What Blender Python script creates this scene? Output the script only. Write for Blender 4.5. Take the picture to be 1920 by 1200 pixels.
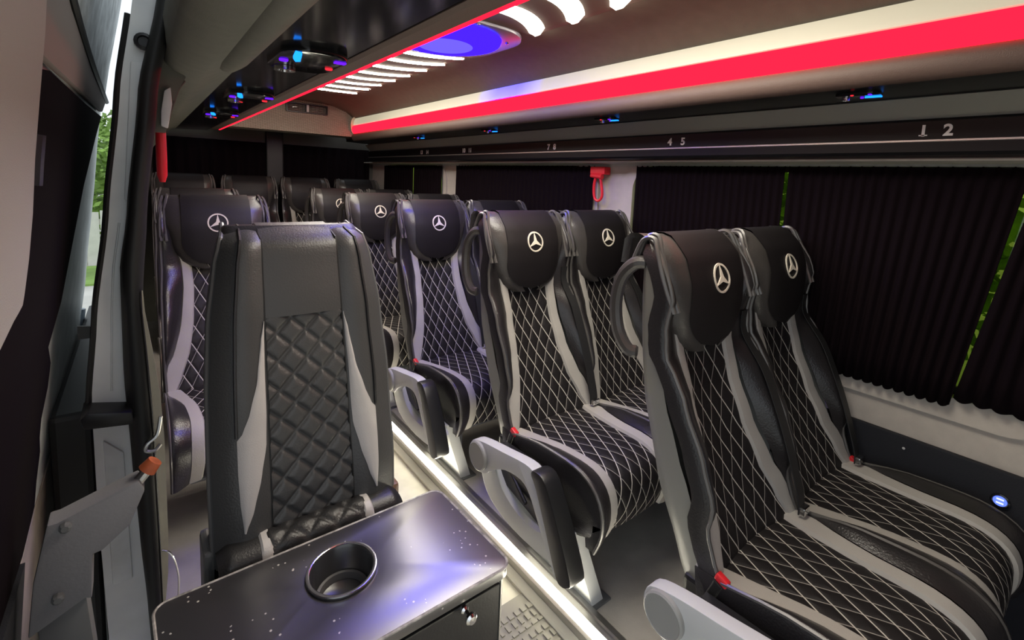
import bpy, bmesh, math, random
from mathutils import Vector, Matrix
random.seed(7)
for o in list(bpy.data.objects): bpy.data.objects.remove(o)
S = bpy.context.scene
COL = S.collection

# ------------------------------------------------------------------ camera
# van axes: X across (towards the curtained windows), Y to the rear, Z up; aisle floor z = 0.05
cam_d = bpy.data.cameras.new('camera'); cam = bpy.data.objects.new('camera', cam_d); COL.objects.link(cam)
cam_d.sensor_fit = 'HORIZONTAL'; cam_d.sensor_width = 36.0
cam_d.lens = 900.0/1920.0*36.0
cam_d.shift_y = -160.0/1920.0
cam_d.clip_start = 0.02; cam_d.clip_end = 200
AX = Vector((0.79133546, -0.03466794, 0.6103985))
AY = Vector((-0.60986717, -0.11500352, 0.78411493))
AZ = Vector((0.04301433, -0.99275995, -0.1121492))
right = Vector((AX[0], AY[0], AZ[0])); down = Vector((AX[1], AY[1], AZ[1])); fwd = Vector((AX[2], AY[2], AZ[2]))
M = Matrix.Identity(4)
for i in range(3):
    M[i][0] = right[i]; M[i][1] = -down[i]; M[i][2] = -fwd[i]
M.translation = Vector((0, 0, 1.28))
cam.matrix_world = M
S.camera = cam

# ------------------------------------------------------------------ world, exposure
W = bpy.data.worlds.new('world'); S.world = W; W.use_nodes = True
wn = W.node_tree.nodes; wl = W.node_tree.links; wn.clear()
wo = wn.new('ShaderNodeOutputWorld'); wb = wn.new('ShaderNodeBackground')
wb.inputs['Color'].default_value = (0.86, 0.93, 1.0, 1); wb.inputs['Strength'].default_value = 1.0
wl.new(wb.outputs[0], wo.inputs[0])
S.view_settings.view_transform = 'Standard'; S.view_settings.look = 'None'
S.view_settings.gamma = 1.0; S.view_settings.use_curve_mapping = False
S.view_settings.exposure = 0.25

# ------------------------------------------------------------------ materials
MATS = {}
def principled(name):
    m = bpy.data.materials.new(name); m.use_nodes = True
    return m, m.node_tree.nodes, m.node_tree.links, m.node_tree.nodes['Principled BSDF']
def mat(name, col, rough=0.5, metal=0.0, spec=0.5, bump=0.0, bscale=300, var=0.0, vscale=6, emit=None, es=0.0, coat=0.0, sheen=0.0):
    if name in MATS: return MATS[name]
    m, n, l, b = principled(name)
    b.inputs['Base Color'].default_value = (*col, 1); b.inputs['Roughness'].default_value = rough
    b.inputs['Metallic'].default_value = metal; b.inputs['Specular IOR Level'].default_value = spec
    b.inputs['Coat Weight'].default_value = coat; b.inputs['Sheen Weight'].default_value = sheen
    tc = n.new('ShaderNodeTexCoord')
    if var > 0:
        t = n.new('ShaderNodeTexNoise'); t.inputs['Scale'].default_value = vscale; t.inputs['Detail'].default_value = 5
        l.new(tc.outputs['Object'], t.inputs['Vector'])
        r = n.new('ShaderNodeValToRGB')
        r.color_ramp.elements[0].position = 0.3; r.color_ramp.elements[1].position = 0.7
        r.color_ramp.elements[0].color = (*[c*(1-var) for c in col], 1); r.color_ramp.elements[1].color = (*[min(1, c*(1+var)) for c in col], 1)
        l.new(t.outputs['Fac'], r.inputs['Fac']); l.new(r.outputs['Color'], b.inputs['Base Color'])
    if bump > 0:
        t = n.new('ShaderNodeTexNoise'); t.inputs['Scale'].default_value = bscale; t.inputs['Detail'].default_value = 3
        l.new(tc.outputs['Object'], t.inputs['Vector'])
        bp = n.new('ShaderNodeBump'); bp.inputs['Strength'].default_value = bump; bp.inputs['Distance'].default_value = 0.003
        l.new(t.outputs['Fac'], bp.inputs['Height']); l.new(bp.outputs['Normal'], b.inputs['Normal'])
    if emit:
        b.inputs['Emission Color'].default_value = (*emit, 1); b.inputs['Emission Strength'].default_value = es
    MATS[name] = m
    return m
def quilt_mat(name, base, thread, w, wd, ht, rough=0.6, second=0.5):
    m, n, l, b = principled(name)
    uv = n.new('ShaderNodeUVMap'); uv.uv_map = 'UVMap'
    sp = n.new('ShaderNodeSeparateXYZ'); l.new(uv.outputs[0], sp.inputs[0])
    def mt(op, a, c=None):
        k = n.new('ShaderNodeMath'); k.operation = op
        for i, v in enumerate((a, c)):
            if v is None: continue
            if isinstance(v, (int, float)): k.inputs[i].default_value = v
            else: l.new(v, k.inputs[i])
        return k.outputs[0]
    u = mt('DIVIDE', sp.outputs[0], wd); v = mt('DIVIDE', sp.outputs[1], ht)
    a = mt('ABSOLUTE', mt('SUBTRACT', mt('FRACT', mt('ADD', mt('ADD', u, v), 100)), 0.5))
    c = mt('ABSOLUTE', mt('SUBTRACT', mt('FRACT', mt('ADD', mt('SUBTRACT', u, v), 100)), 0.5))
    mx = mt('MAXIMUM', a, c)
    def line(src, w_):
        mr = n.new('ShaderNodeMapRange'); mr.interpolation_type = 'SMOOTHSTEP'
        mr.inputs[1].default_value = 0.5-w_*1.5; mr.inputs[2].default_value = 0.5-w_*0.6
        l.new(src, mr.inputs[0]); return mr.outputs[0]
    fac = mt('MAXIMUM', line(a, w), mt('MULTIPLY', line(c, w*0.75), second))
    mix = n.new('ShaderNodeMix'); mix.data_type = 'RGBA'
    mix.inputs[6].default_value = (*base, 1); mix.inputs[7].default_value = (*thread, 1)
    l.new(fac, mix.inputs[0]); l.new(mix.outputs[2], b.inputs['Base Color'])
    h = mt('SUBTRACT', 1.0, mt('POWER', mt('MULTIPLY', mx, 2), 3))
    bp = n.new('ShaderNodeBump'); bp.inputs['Strength'].default_value = 0.6; bp.inputs['Distance'].default_value = 0.006
    l.new(h, bp.inputs['Height']); l.new(bp.outputs['Normal'], b.inputs['Normal'])
    b.inputs['Roughness'].default_value = rough; b.inputs['Specular IOR Level'].default_value = 0.35
    MATS[name] = m
    return m
def emis(name, col, s):
    m = bpy.data.materials.new(name); m.use_nodes = True; n = m.node_tree.nodes; n.clear()
    o = n.new('ShaderNodeOutputMaterial'); e = n.new('ShaderNodeEmission')
    e.inputs[0].default_value = (*col, 1); e.inputs[1].default_value = s
    m.node_tree.links.new(e.outputs[0], o.inputs[0]); MATS[name] = m
    return m
leather = mat('black_leather', (0.022, 0.020, 0.021), 0.28, spec=0.55, bump=0.25, bscale=220)
leather_wing = mat('charcoal_leather', (0.055, 0.050, 0.047), 0.32, spec=0.55, bump=0.2, bscale=220)
cover_m = mat('headrest_cover_fabric', (0.012, 0.010, 0.011), 0.55, spec=0.35, bump=0.2, bscale=500)
greytrim = mat('grey_fabric_trim', (0.44, 0.42, 0.39), 0.6, bump=0.3, bscale=600)
plastic = mat('grey_plastic', (0.55, 0.56, 0.56), 0.42, bump=0.06, bscale=700)
plastic_d = mat('dark_grey_plastic', (0.13, 0.135, 0.14), 0.4)
shell_m = mat('seat_shell_plastic', (0.21, 0.21, 0.19), 0.38, bump=0.08, bscale=600)
blackpl = mat('black_plastic', (0.012, 0.012, 0.013), 0.38)
gloss = mat('gloss_black', (0.010, 0.010, 0.011), 0.12, spec=0.5)
quilt = quilt_mat('diamond_stitched_fabric', (0.012, 0.010, 0.011), (0.70, 0.66, 0.60), 0.034, 0.044, 0.088)
piping_m = mat('leather_piping', (0.10, 0.095, 0.09), 0.28, spec=0.6)
emblem_m = mat('cream_embroidery', (0.80, 0.74, 0.62), 0.6)
redpl = mat('red_plastic', (0.72, 0.02, 0.03), 0.4)
chrome = mat('chrome', (0.8, 0.8, 0.8), 0.15, metal=1.0)
alu = mat('aluminium', (0.55, 0.54, 0.52), 0.35, metal=0.9)
jleather = mat('jump_seat_leather', (0.060, 0.060, 0.060), 0.42, spec=0.5, bump=0.25, bscale=260)
jleather_d = mat('jump_seat_side_leather', (0.020, 0.020, 0.021), 0.4, spec=0.5, bump=0.25, bscale=260)
jgrey = mat('jump_seat_grey_insert', (0.50, 0.48, 0.47), 0.5, bump=0.15, bscale=400)
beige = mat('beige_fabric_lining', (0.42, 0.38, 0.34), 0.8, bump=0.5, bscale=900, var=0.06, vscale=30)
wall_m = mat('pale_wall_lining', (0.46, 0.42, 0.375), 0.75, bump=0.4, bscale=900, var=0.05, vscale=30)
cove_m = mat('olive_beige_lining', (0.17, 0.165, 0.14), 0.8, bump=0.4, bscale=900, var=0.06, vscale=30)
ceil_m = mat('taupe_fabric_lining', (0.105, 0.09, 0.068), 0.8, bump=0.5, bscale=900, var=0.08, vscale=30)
darkpanel = mat('black_carpet_panel', (0.010, 0.011, 0.016), 0.85, bump=0.4, bscale=700)
floor_m = mat('grey_vinyl_floor', (0.46, 0.44, 0.41), 0.5, var=0.15, vscale=9, bump=0.15, bscale=200)
aisle_m = mat('cream_vinyl_floor', (0.66, 0.64, 0.52), 0.45, var=0.1, vscale=14)
curtain_m = mat('black_curtain_cloth', (0.006, 0.0035, 0.0048), 0.9, spec=0.05, bump=0.2, bscale=800)
metal_g = mat('painted_grey_metal', (0.72, 0.75, 0.75), 0.45, var=0.12, vscale=12, bump=0.15, bscale=40)
metal_w = mat('painted_white_metal', (0.78, 0.80, 0.80), 0.4, var=0.08, vscale=9)
rubber = mat('black_rubber', (0.010, 0.010, 0.010), 0.5)
cream = mat('cream_strip', (0.62, 0.56, 0.42), 0.6, var=0.1, vscale=20)
slat_far = emis('bright_white_led', (1.0, 0.92, 0.78), 48.0)
slat_m = emis('warm_white_led', (1.0, 0.92, 0.78), 28.0)
floorled_m = emis('floor_led', (1.0, 0.93, 0.74), 34.0)
red_m = emis('red_led_tube', (1.0, 0.006, 0.020), 3.2)
blue_led = emis('blue_led', (0.01, 0.22, 1.0), 2.2)
violet_led = emis('violet_led', (0.12, 0.01, 1.0), 1.5)
red_led = emis('red_indicator', (1.0, 0.03, 0.05), 1.0)

# ------------------------------------------------------------------ mesh helpers
class MB:
    def __init__(s): s.v = []; s.f = []; s.uv = None
    def add(s, vs, fs):
        k = len(s.v); s.v += [tuple(v) for v in vs]; s.f += [tuple(i+k for i in f) for f in fs]; return s
    def box(s, a, b):
        (x0, y0, z0), (x1, y1, z1) = a, b
        return s.add([(x0,y0,z0),(x1,y0,z0),(x1,y1,z0),(x0,y1,z0),(x0,y0,z1),(x1,y0,z1),(x1,y1,z1),(x0,y1,z1)],
                     [(0,3,2,1),(4,5,6,7),(0,1,5,4),(1,2,6,5),(2,3,7,6),(3,0,4,7)])
    def prism(s, poly, axis, a, b):
        """poly of 2D points extruded along axis from a to b; axis 'x': (y,z), 'y': (x,z), 'z': (x,y)"""
        def P(p, t):
            return {'x': (t, p[0], p[1]), 'y': (p[0], t, p[1]), 'z': (p[0], p[1], t)}[axis]
        n = len(poly)
        return s.add([P(p, a) for p in poly]+[P(p, b) for p in poly],
                     [tuple(range(n-1, -1, -1)), tuple(range(n, 2*n))]+[(i, (i+1) % n, n+(i+1) % n, n+i) for i in range(n)])
    def strip(s, prof, axis, a, b):
        """open profile swept along axis"""
        def P(p, t):
            return {'x': (t, p[0], p[1]), 'y': (p[0], t, p[1]), 'z': (p[0], p[1], t)}[axis]
        n = len(prof)
        return s.add([P(p, a) for p in prof]+[P(p, b) for p in prof], [(i, i+1, n+i+1, n+i) for i in range(n-1)])
    def grid(s, rows, close=False):
        n = len(rows[0]); k = []
        vs = [p for r in rows for p in r]; fs = []
        for i in range(len(rows)-1):
            for j in range(n if close else n-1):
                fs.append((i*n+j, i*n+(j+1) % n, (i+1)*n+(j+1) % n, (i+1)*n+j))
        return s.add(vs, fs)
    def tube(s, pts, r, seg=8, caps=True):
        pts = [Vector(p) for p in pts]; rows = []
        rr = r if isinstance(r, (list, tuple)) else [r]*len(pts)
        up = None
        for i, p in enumerate(pts):
            t = (pts[min(i+1, len(pts)-1)]-pts[max(i-1, 0)]).normalized()
            if up is None: up = Vector((0, 0, 1)) if abs(t.z) < 0.9 else Vector((1, 0, 0))
            n1 = (up-up.dot(t)*t).normalized(); n2 = t.cross(n1); up = n1
            rows.append([p+rr[i]*(math.cos(2*math.pi*j/seg)*n1+math.sin(2*math.pi*j/seg)*n2) for j in range(seg)])
        k = len(s.v); s.grid(rows, close=True)
        if caps:
            s.f.append(tuple(k+j for j in range(seg-1, -1, -1))); s.f.append(tuple(k+(len(pts)-1)*seg+j for j in range(seg)))
        return s
    def lathe(s, prof, c, axis='z', seg=24, caps=True):
        """prof (r,h); around axis through c"""
        rows = []
        for r, h in prof:
            row = []
            for j in range(seg):
                a = 2*math.pi*j/seg; u, w = r*math.cos(a), r*math.sin(a)
                d = {'z': (u, w, h), 'x': (h, u, w), 'y': (u, h, w)}[axis]
                row.append((c[0]+d[0], c[1]+d[1], c[2]+d[2]))
            rows.append(row)
        k = len(s.v); s.grid(rows, close=True)
        if caps and prof[0][0] > 0: s.f.append(tuple(k+j for j in range(seg)))
        if caps and prof[-1][0] > 0: s.f.append(tuple(k+(len(prof)-1)*seg+j for j in range(seg)))
        return s
    def mesh(s, name, material, smooth=True, uvs=None, bevel=0.0, sharp=35):
        me = bpy.data.meshes.new(name); me.from_pydata(s.v, [], s.f); me.validate()
        bm = bmesh.new(); bm.from_mesh(me)
        bmesh.ops.recalc_face_normals(bm, faces=bm.faces)
        if bevel > 0:
            es = [e for e in bm.edges if len(e.link_faces) == 2 and e.calc_face_angle(0) > 0.6]
            bmesh.ops.bevel(bm, geom=es, offset=bevel, segments=2, affect='EDGES', profile=0.6, clamp_overlap=True)
        bm.to_mesh(me); bm.free()
        if uvs:
            l = me.uv_layers.new(name='UVMap')
            for lp in me.loops: l.data[lp.index].uv = uvs[lp.vertex_index]
        me.materials.append(material)
        if smooth:
            for p in me.polygons: p.use_smooth = True
            try: me.set_sharp_from_angle(angle=math.radians(sharp))
            except Exception: pass
        return me
def link(name, me, parent=None):
    o = bpy.data.objects.new(name, me); COL.objects.link(o)
    if parent: o.parent = parent
    return o
def part(name, mb, material, parent=None, smooth=True, bevel=0.0, uvs=None, sharp=35):
    return link(name, mb.mesh(name, material, smooth, uvs, bevel, sharp), parent)
def tag(o, label, cat, group=None):
    o['label'] = label; o['category'] = cat
    if group: o['group'] = group
    return o
def thing(name, label, cat, loc=(0, 0, 0), group=None):
    o = bpy.data.objects.new(name, None); COL.objects.link(o); o.location = loc; o.empty_display_size = 0.05
    return tag(o, label, cat, group)
def struct(name, mb, material, smooth=False, label=None, bevel=0.0, sharp=35):
    o = part(name, mb, material, None, smooth, bevel, sharp=sharp); o['kind'] = 'structure'
    if label: o['label'] = label
    return o
def ip(tab, z):
    if z <= tab[0][0]: return tab[0][1]
    for (a, b), (c, d) in zip(tab, tab[1:]):
        if z <= c:
            t = (z-a)/(c-a); t = t*t*(3-2*t)*0.4+t*0.6
            return b+(d-b)*t
    return tab[-1][1]
def rrect(x0, y0, x1, y1, r, n=8):
    P = []
    for cx, cy, a in ((x1-r, y1-r, 0), (x0+r, y1-r, 90), (x0+r, y0+r, 180), (x1-r, y0+r, 270)):
        for k in range(n+1):
            t = math.radians(a+90*k/n); P.append((cx+r*math.cos(t), cy+r*math.sin(t)))
    return P
def frange(a, b, n): return [a+(b-a)*i/n for i in range(n+1)]
def plate_with_holes(outer, holes, mp, thick):
    """flat plate with holes; mp(u,v,d) -> xyz"""
    bm = bmesh.new(); loops = []
    for lp in [outer]+holes:
        vs = [bm.verts.new((p[0], p[1], 0)) for p in lp]
        loops.append([bm.edges.new((vs[i], vs[(i+1) % len(vs)])) for i in range(len(vs))])
    bmesh.ops.triangle_fill(bm, use_beauty=True, use_dissolve=False, edges=[e for l in loops for e in l], normal=(0, 0, 1))
    r = bmesh.ops.extrude_face_region(bm, geom=list(bm.faces))
    for v in r['geom']:
        if isinstance(v, bmesh.types.BMVert): v.co.z = 1
    bm.verts.index_update()
    mb = MB(); mb.add([mp(v.co.x, v.co.y, v.co.z*thick) for v in bm.verts], [tuple(v.index for v in f.verts) for f in bm.faces])
    bm.free(); return mb

def smooth(pts, n):
    P = [Vector(p) for p in pts]; out_ = []
    for i in range(len(P)-1):
        p0 = P[max(i-1, 0)]; p1 = P[i]; p2 = P[i+1]; p3 = P[min(i+2, len(P)-1)]
        for k in range(n):
            t = k/n
            out_.append(tuple(0.5*((2*p1)+(p2-p0)*t+(2*p0-5*p1+4*p2-p3)*t*t+(3*p1-p0-3*p2+p3)*t**3)))
    out_.append(tuple(P[-1])); return out_
def smoothc(pts, n):
    P = [Vector(p) for p in pts]; m = len(P); out_ = []
    for i in range(m):
        p0 = P[i-1]; p1 = P[i]; p2 = P[(i+1) % m]; p3 = P[(i+2) % m]
        for k in range(n):
            t = k/n
            out_.append(tuple(0.5*((2*p1)+(p2-p0)*t+(2*p0-5*p1+4*p2-p3)*t*t+(3*p1-p0-3*p2+p3)*t**3)))
    return out_
# ================================================================== SETTING
YF, YR = -0.9, 4.5          # front and rear ends of the modelled cabin
PZ, FZ = 0.10, 0.05         # podium and aisle floor heights
struct('floor', MB().box((-0.10, YF, FZ-0.06), (0.888, YR, FZ)), aisle_m, label='cream vinyl aisle floor')
part('podium', MB().box((0.90, YF, FZ-0.06), (1.80, YR, PZ)), floor_m, bpy.data.objects['floor'], False)['label'] = 'grey vinyl platform under the double seats'
part('podium', MB().box((-0.06, 1.42, FZ-0.06), (0.47, YR, PZ)), floor_m, bpy.data.objects['floor'], False)
# roof / ceiling lining
prof = [(0.40,1.72),(0.47,1.765),(0.56,1.795),(0.66,1.81),(0.90,1.815),(1.15,1.81),(1.24,1.797),(1.33,1.765),(1.39,1.72)]
mb = MB(); out = [(x, z) for x, z in prof]; up = [(1.80,1.72),(1.80,1.95),(0.0,1.95),(0.0,1.72)]
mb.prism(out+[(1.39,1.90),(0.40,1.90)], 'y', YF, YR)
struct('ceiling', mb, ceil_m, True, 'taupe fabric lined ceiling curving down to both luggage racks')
# right wall with three window openings
WINS = [(-0.75, 0.02, 0.735, 1.372), (0.075, 1.385, 0.735, 1.372), (1.64, 2.84, 0.735, 1.372), (3.10, 4.10, 0.735, 1.372)]
holes = [rrect(a, c, b, d, 0.11) for a, b, c, d in WINS[1:]]
mb = plate_with_holes([(YF, 0.0), (YR, 0.0), (YR, 1.95), (YF, 1.95)], holes, lambda u, v, d: (1.76+d, u, v), 0.06)
struct('wall_right', mb, wall_m, False, 'beige fabric lined side wall with three curtained windows')
low = part('lower_panel', MB().box((1.742, YF, PZ), (1.7595, YR, 0.585)), darkpanel, bpy.data.objects['wall_right'], False, bevel=0.004)
low['label'] = 'black carpeted lower wall panel'
for y in (0.33, 1.05, 1.8, 2.6): part('screw', MB().lathe([(0.004, -0.002), (0.003, -0.004), (0, -0.004)], (1.742, y, 0.552), 'x', 8), plastic, low)
# windows
glass_m = bpy.data.materials.new('tinted_glass'); glass_m.use_nodes = True
n = glass_m.node_tree.nodes; l = glass_m.node_tree.links; n.clear()
go = n.new('ShaderNodeOutputMaterial'); gm = n.new('ShaderNodeMixShader'); gt = n.new('ShaderNodeBsdfTransparent'); gg = n.new('ShaderNodeBsdfGlossy')
gt.inputs[0].default_value = (0.40, 0.48, 0.16, 1); gg.inputs['Roughness'].default_value = 0.03; gm.inputs[0].default_value = 0.06
l.new(gt.outputs[0], gm.inputs[1]); l.new(gg.outputs[0], gm.inputs[2]); l.new(gm.outputs[0], go.inputs[0])
for i, (a, b, c, d) in enumerate(WINS[1:]):
    fr = plate_with_holes(rrect(a-0.055, c-0.06, b+0.055, d+0.012, 0.13), [rrect(a+0.004, c+0.004, b-0.004, d-0.004, 0.108)], lambda u, v, dd: (1.747+dd, u, v), 0.013)
    w = struct('window_%d' % (i+1), fr, wall_m, False, 'raised beige surround of a rounded side window')
    gk = plate_with_holes(rrect(a+0.001, c+0.001, b-0.001, d-0.001, 0.11), [rrect(a+0.022, c+0.022, b-0.022, d-0.022, 0.09)], lambda u, v, dd: (1.797+dd, u, v), 0.015)
    part('gasket', gk, rubber, w, False)
    part('pane', MB().prism(rrect(a+0.01, c+0.01, b-0.01, d-0.01, 0.1), 'x', 1.805, 1.809), glass_m, w, False)
# ledge above the windows and number rail
mb = MB().prism([(1.755,1.375),(1.66,1.379),(1.655,1.384),(1.66,1.388),(1.755,1.395)], 'y', YF, YR)
struct('trim_1', mb, wall_m, True, 'pale ledge running along the window tops')
mb = MB().prism([(1.66,1.387),(1.625,1.392),(1.618,1.40),(1.618,1.478),(1.63,1.485),(1.66,1.49)], 'y', YF, YR-0.3)
rail = struct('trim_2', mb, mat('satin_black_rail', (0.008, 0.008, 0.009), 0.35, spec=0.2), True, 'gloss black rail with white seat numbers above the windows')
part('silver_line', MB().tube([(1.619, YF, 1.4285), (1.619, YR-0.3, 1.4285)], 0.0045, 6), alu, rail)
digit_m = mat('white_lettering', (0.85, 0.82, 0.78), 0.5)
def digits(txt, y, h):
    cu = bpy.data.curves.new('t', 'FONT'); cu.body = txt; cu.size = h*1.42; cu.extrude = 0.0008; cu.align_x = 'CENTER'; cu.offset = 0.0012
    to = bpy.data.objects.new('t', cu); COL.objects.link(to); bpy.context.view_layer.update()
    me = bpy.data.meshes.new_from_object(to.evaluated_get(bpy.context.evaluated_depsgraph_get()))
    bpy.data.objects.remove(to); me.materials.clear(); me.materials.append(digit_m)
    if txt == '1':
        bm = bmesh.new(); bm.from_mesh(me); x0 = min(v.co.x for v in bm.verts); x1 = max(v.co.x for v in bm.verts); k = h*.11
        c = bmesh.ops.create_cube(bm, size=1.0)['verts']
        for v in c: v.co = Vector((( x0+x1)/2+v.co.x*h*.62, k/2+v.co.y*k, v.co.z*.0016))
        bm.to_mesh(me); bm.free()
    o = link('seat_number', me, rail)
    o.matrix_world = Matrix(((0,0,-1,1.6168),(-1,0,0,y),(0,1,0,1.4405),(0,0,0,1)))
    o['label'] = 'white seat number %s' % txt
for txt, y, h in (('1',.357,.028),('2',.308,.028),('4',1.116,.026),('5',1.060,.026),('7',1.812,.026),('8',1.768,.026),('10',2.607,.026),('11',2.535,.026),('13',3.18,.026),('14',3.092,.026)):
    digits(txt, y, h)
# sloped grey panel from rail up to rack
struct('trim_3', MB().prism([(1.63,1.487),(1.585,1.535),(1.60,1.545),(1.66,1.50)], 'y', YF, YR-0.3), mat('olive_grey_panel', (0.24, 0.245, 0.215), 0.5, bump=0.2, bscale=500), False, 'grey sloped panel between number rail and luggage rack')
# rear wall
mb = plate_with_holes([(-0.1, 0.0), (1.80, 0.0), (1.80, 1.95), (-0.1, 1.95)], [rrect(0.12, 0.80, 0.82, 1.46, 0.06), rrect(0.98, 0.80, 1.68, 1.46, 0.06)], lambda u, v, d: (u, YR-0.04+d, v), 0.05)
struct('wall_back', mb, mat('dark_rear_lining', (0.11, 0.105, 0.09), 0.8, bump=0.3, bscale=700), False, 'dark rear doors seen behind the last row')
for i, x0 in enumerate((0.12, 0.98)):
    w = struct('window_%d' % (4+i), plate_with_holes(rrect(x0-0.02, 0.78, x0+0.72, 1.48, 0.07), [rrect(x0+0.012, 0.812, x0+0.688, 1.448, 0.05)], lambda u, v, dd: (u, YR-0.055+dd, v), 0.015), rubber, False, 'black rubber surround of a rear door window')
    part('pane', MB().prism(rrect(x0+0.005, 0.805, x0+0.695, 1.455, 0.05), 'y', YR-0.02, YR-0.016), glass_m, w, False)
    cu = MB(); rows = []
    for k in range(61):
        u = k/60; x = x0-0.03+0.76*u; yy = YR-0.075+0.012*math.sin(u*60)
        rows.append([(x, yy, 0.76), (x, yy, 1.12), (x, yy, 1.50)])
    c = part('rear_curtain', cu.grid(rows), curtain_m)
    c.modifiers.new('s', 'SOLIDIFY').thickness = 0.003
    tag(c, ['black pleated curtain over rear door window above the single seats', 'black pleated curtain over rear door window beside the double seats'][i], 'curtain')
struct('trim_4', MB().box((0.835, YR-0.1, 0.1), (0.965, YR-0.041, 1.75)), rubber, False, 'black centre post where the rear doors meet', bevel=0.01)
# rear bulkhead over the back row
weave = bpy.data.materials.new('woven_bulkhead_fabric'); weave.use_nodes = True
n = weave.node_tree.nodes; l = weave.node_tree.links; b = n['Principled BSDF']
tc = n.new('ShaderNodeTexCoord'); mp = n.new('ShaderNodeMapping'); mp.inputs['Scale'].default_value = (16, 1, 42); l.new(tc.outputs['Object'], mp.inputs[0])
bt = n.new('ShaderNodeTexBrick'); bt.inputs['Scale'].default_value = 1.0; bt.inputs['Mortar Size'].default_value = 0.08
mp2 = n.new('ShaderNodeMapping'); mp2.inputs['Rotation'].default_value = (math.radians(90), 0, 0); l.new(mp.outputs[0], mp2.inputs[0]); l.new(mp2.outputs[0], bt.inputs['Vector'])
bt.inputs['Color1'].default_value = (0.62, 0.57, 0.46, 1); bt.inputs['Color2'].default_value = (0.46, 0.42, 0.33, 1); bt.inputs['Mortar'].default_value = (0.22, 0.19, 0.15, 1)
l.new(bt.outputs['Color'], b.inputs['Base Color']); b.inputs['Roughness'].default_value = 0.75
bp = n.new('ShaderNodeBump'); bp.inputs['Distance'].default_value = 0.004; l.new(bt.outputs['Fac'], bp.inputs['Height']); bp.invert = True; l.new(bp.outputs[0], b.inputs['Normal'])
struct('trim_5', MB().prism([(3.90,1.572),(3.935,1.70),(3.95,1.84),(4.10,1.84),(4.10,1.572)], 'x', 0.40, 1.40), weave, False, 'woven fabric bulkhead closing the ceiling above the back row')
# left wall; the front panel further down is an unseen light blocker
struct('wall_left', MB().prism([(0.21,1.90),(0.02,1.60),(0.0,1.30),(-0.04,0.95),(-0.06,0.7),(-0.06,0.0),(-0.10,0.0),(-0.105,0.7),(-0.09,0.9),(-0.06,1.15),(-0.03,1.43),(0.003,1.62),(0.18,1.92)], 'y', 1.47, YR), mat('dark_wall_lining', (0.08, 0.075, 0.07), 0.7), False, 'dark side wall behind the single seats')
skin = [(-0.104,0.05),(-0.109,0.7),(-0.094,0.9),(-0.064,1.15),(-0.034,1.43),(-0.001,1.62),(0.176,1.925)]
part('body_skin', MB().prism(skin+[(x-.003, z) for x, z in skin[::-1]], 'y', 1.475, YR), metal_w, bpy.data.objects['wall_left'], False)['label'] = 'white painted outer body side'
# left upper cove trim
mb = MB().prism([(0.215,1.540),(0.19,1.533),(0.165,1.517),(0.150,1.508),(0.13,1.500),(0.10,1.502),(0.075,1.512),(0.058,1.530),(0.052,1.60),(0.20,1.66)], 'y', YF, YR-0.4)
tl = struct('trim_6', mb, cove_m, True, 'beige padded lining along the roof edge above the door', sharp=60)
part('padded_roll', MB().tube([(0.175,-0.4,1.530),(0.175,0.7,1.530),(0.175,1.25,1.530),(0.177,1.36,1.533),(0.182,1.40,1.540)], [0.032,0.032,0.032,0.026,0.008], 14), cove_m, tl)
mb = MB().prism([(0.100,1.500),(0.080,1.455),(0.066,1.40),(0.055,1.36),(0.03,1.36),(0.035,1.55),(0.06,1.55)], 'y', 1.475, YR-0.4)
tl2 = struct('trim_9', mb, cove_m, True, 'beige corner lining beside the door pillar', sharp=60)
part('seam', MB().tube(smooth([(0.060,1.473,1.385),(0.072,1.473,1.43),(0.084,1.50,1.468),(0.10,1.52,1.496)], 4), 0.003, 6), mat('seam_shadow', (0.12,0.11,0.10), 0.8), tl2)
part('cover_plate', MB().prism([(0.046,1.375),(0.060,1.37),(0.070,1.43),(0.068,1.47),(0.055,1.46),(0.047,1.41)], 'y', 1.462, 1.474), metal_w, tl2, bevel=0.003)
struct('front_light_blocker', MB().box((0.42, YF-0.05, 0.0), (1.80, YF, 1.95)), darkpanel, False, 'unseen dark panel added to block light from the front')  # out of view, added to keep sky light off the front seats

# ================================================================== LUGGAGE RACKS
def band_mat():
    m = bpy.data.materials.new('cream_led_diffuser_blue_spill'); m.use_nodes = True; n = m.node_tree.nodes; l = m.node_tree.links
    b = n['Principled BSDF']; b.inputs['Base Color'].default_value = (0.40, 0.38, 0.32, 1); b.inputs['Roughness'].default_value = 0.3
    tc = n.new('ShaderNodeTexCoord'); sp = n.new('ShaderNodeSeparateXYZ'); l.new(tc.outputs['Object'], sp.inputs[0])
    r = n.new('ShaderNodeValToRGB'); mr = n.new('ShaderNodeMapRange'); mr.inputs[1].default_value = 0; mr.inputs[2].default_value = 4
    l.new(sp.outputs[1], mr.inputs[0]); l.new(mr.outputs[0], r.inputs[0])
    e = r.color_ramp.elements; wc = (0.80, 0.74, 0.52, 1); blue_spill = (0.02, 0.0, 5.0, 1)  # blue stretch: spill of the blue ceiling lamp, painted into the emission
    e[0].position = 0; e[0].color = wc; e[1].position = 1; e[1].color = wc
    for p, c in ((0.40, wc), (0.445, blue_spill), (0.485, blue_spill), (0.525, wc)):
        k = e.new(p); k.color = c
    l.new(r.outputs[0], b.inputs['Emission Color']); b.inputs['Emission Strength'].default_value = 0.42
    return m
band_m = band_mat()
under_m = mat('satin_black_underside', (0.007, 0.007, 0.008), 0.3, spec=0.22)
bump_m = mat('rack_edge_padding', (0.115, 0.075, 0.06), 0.6, bump=0.3, bscale=500)
RE = YR-0.61
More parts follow.
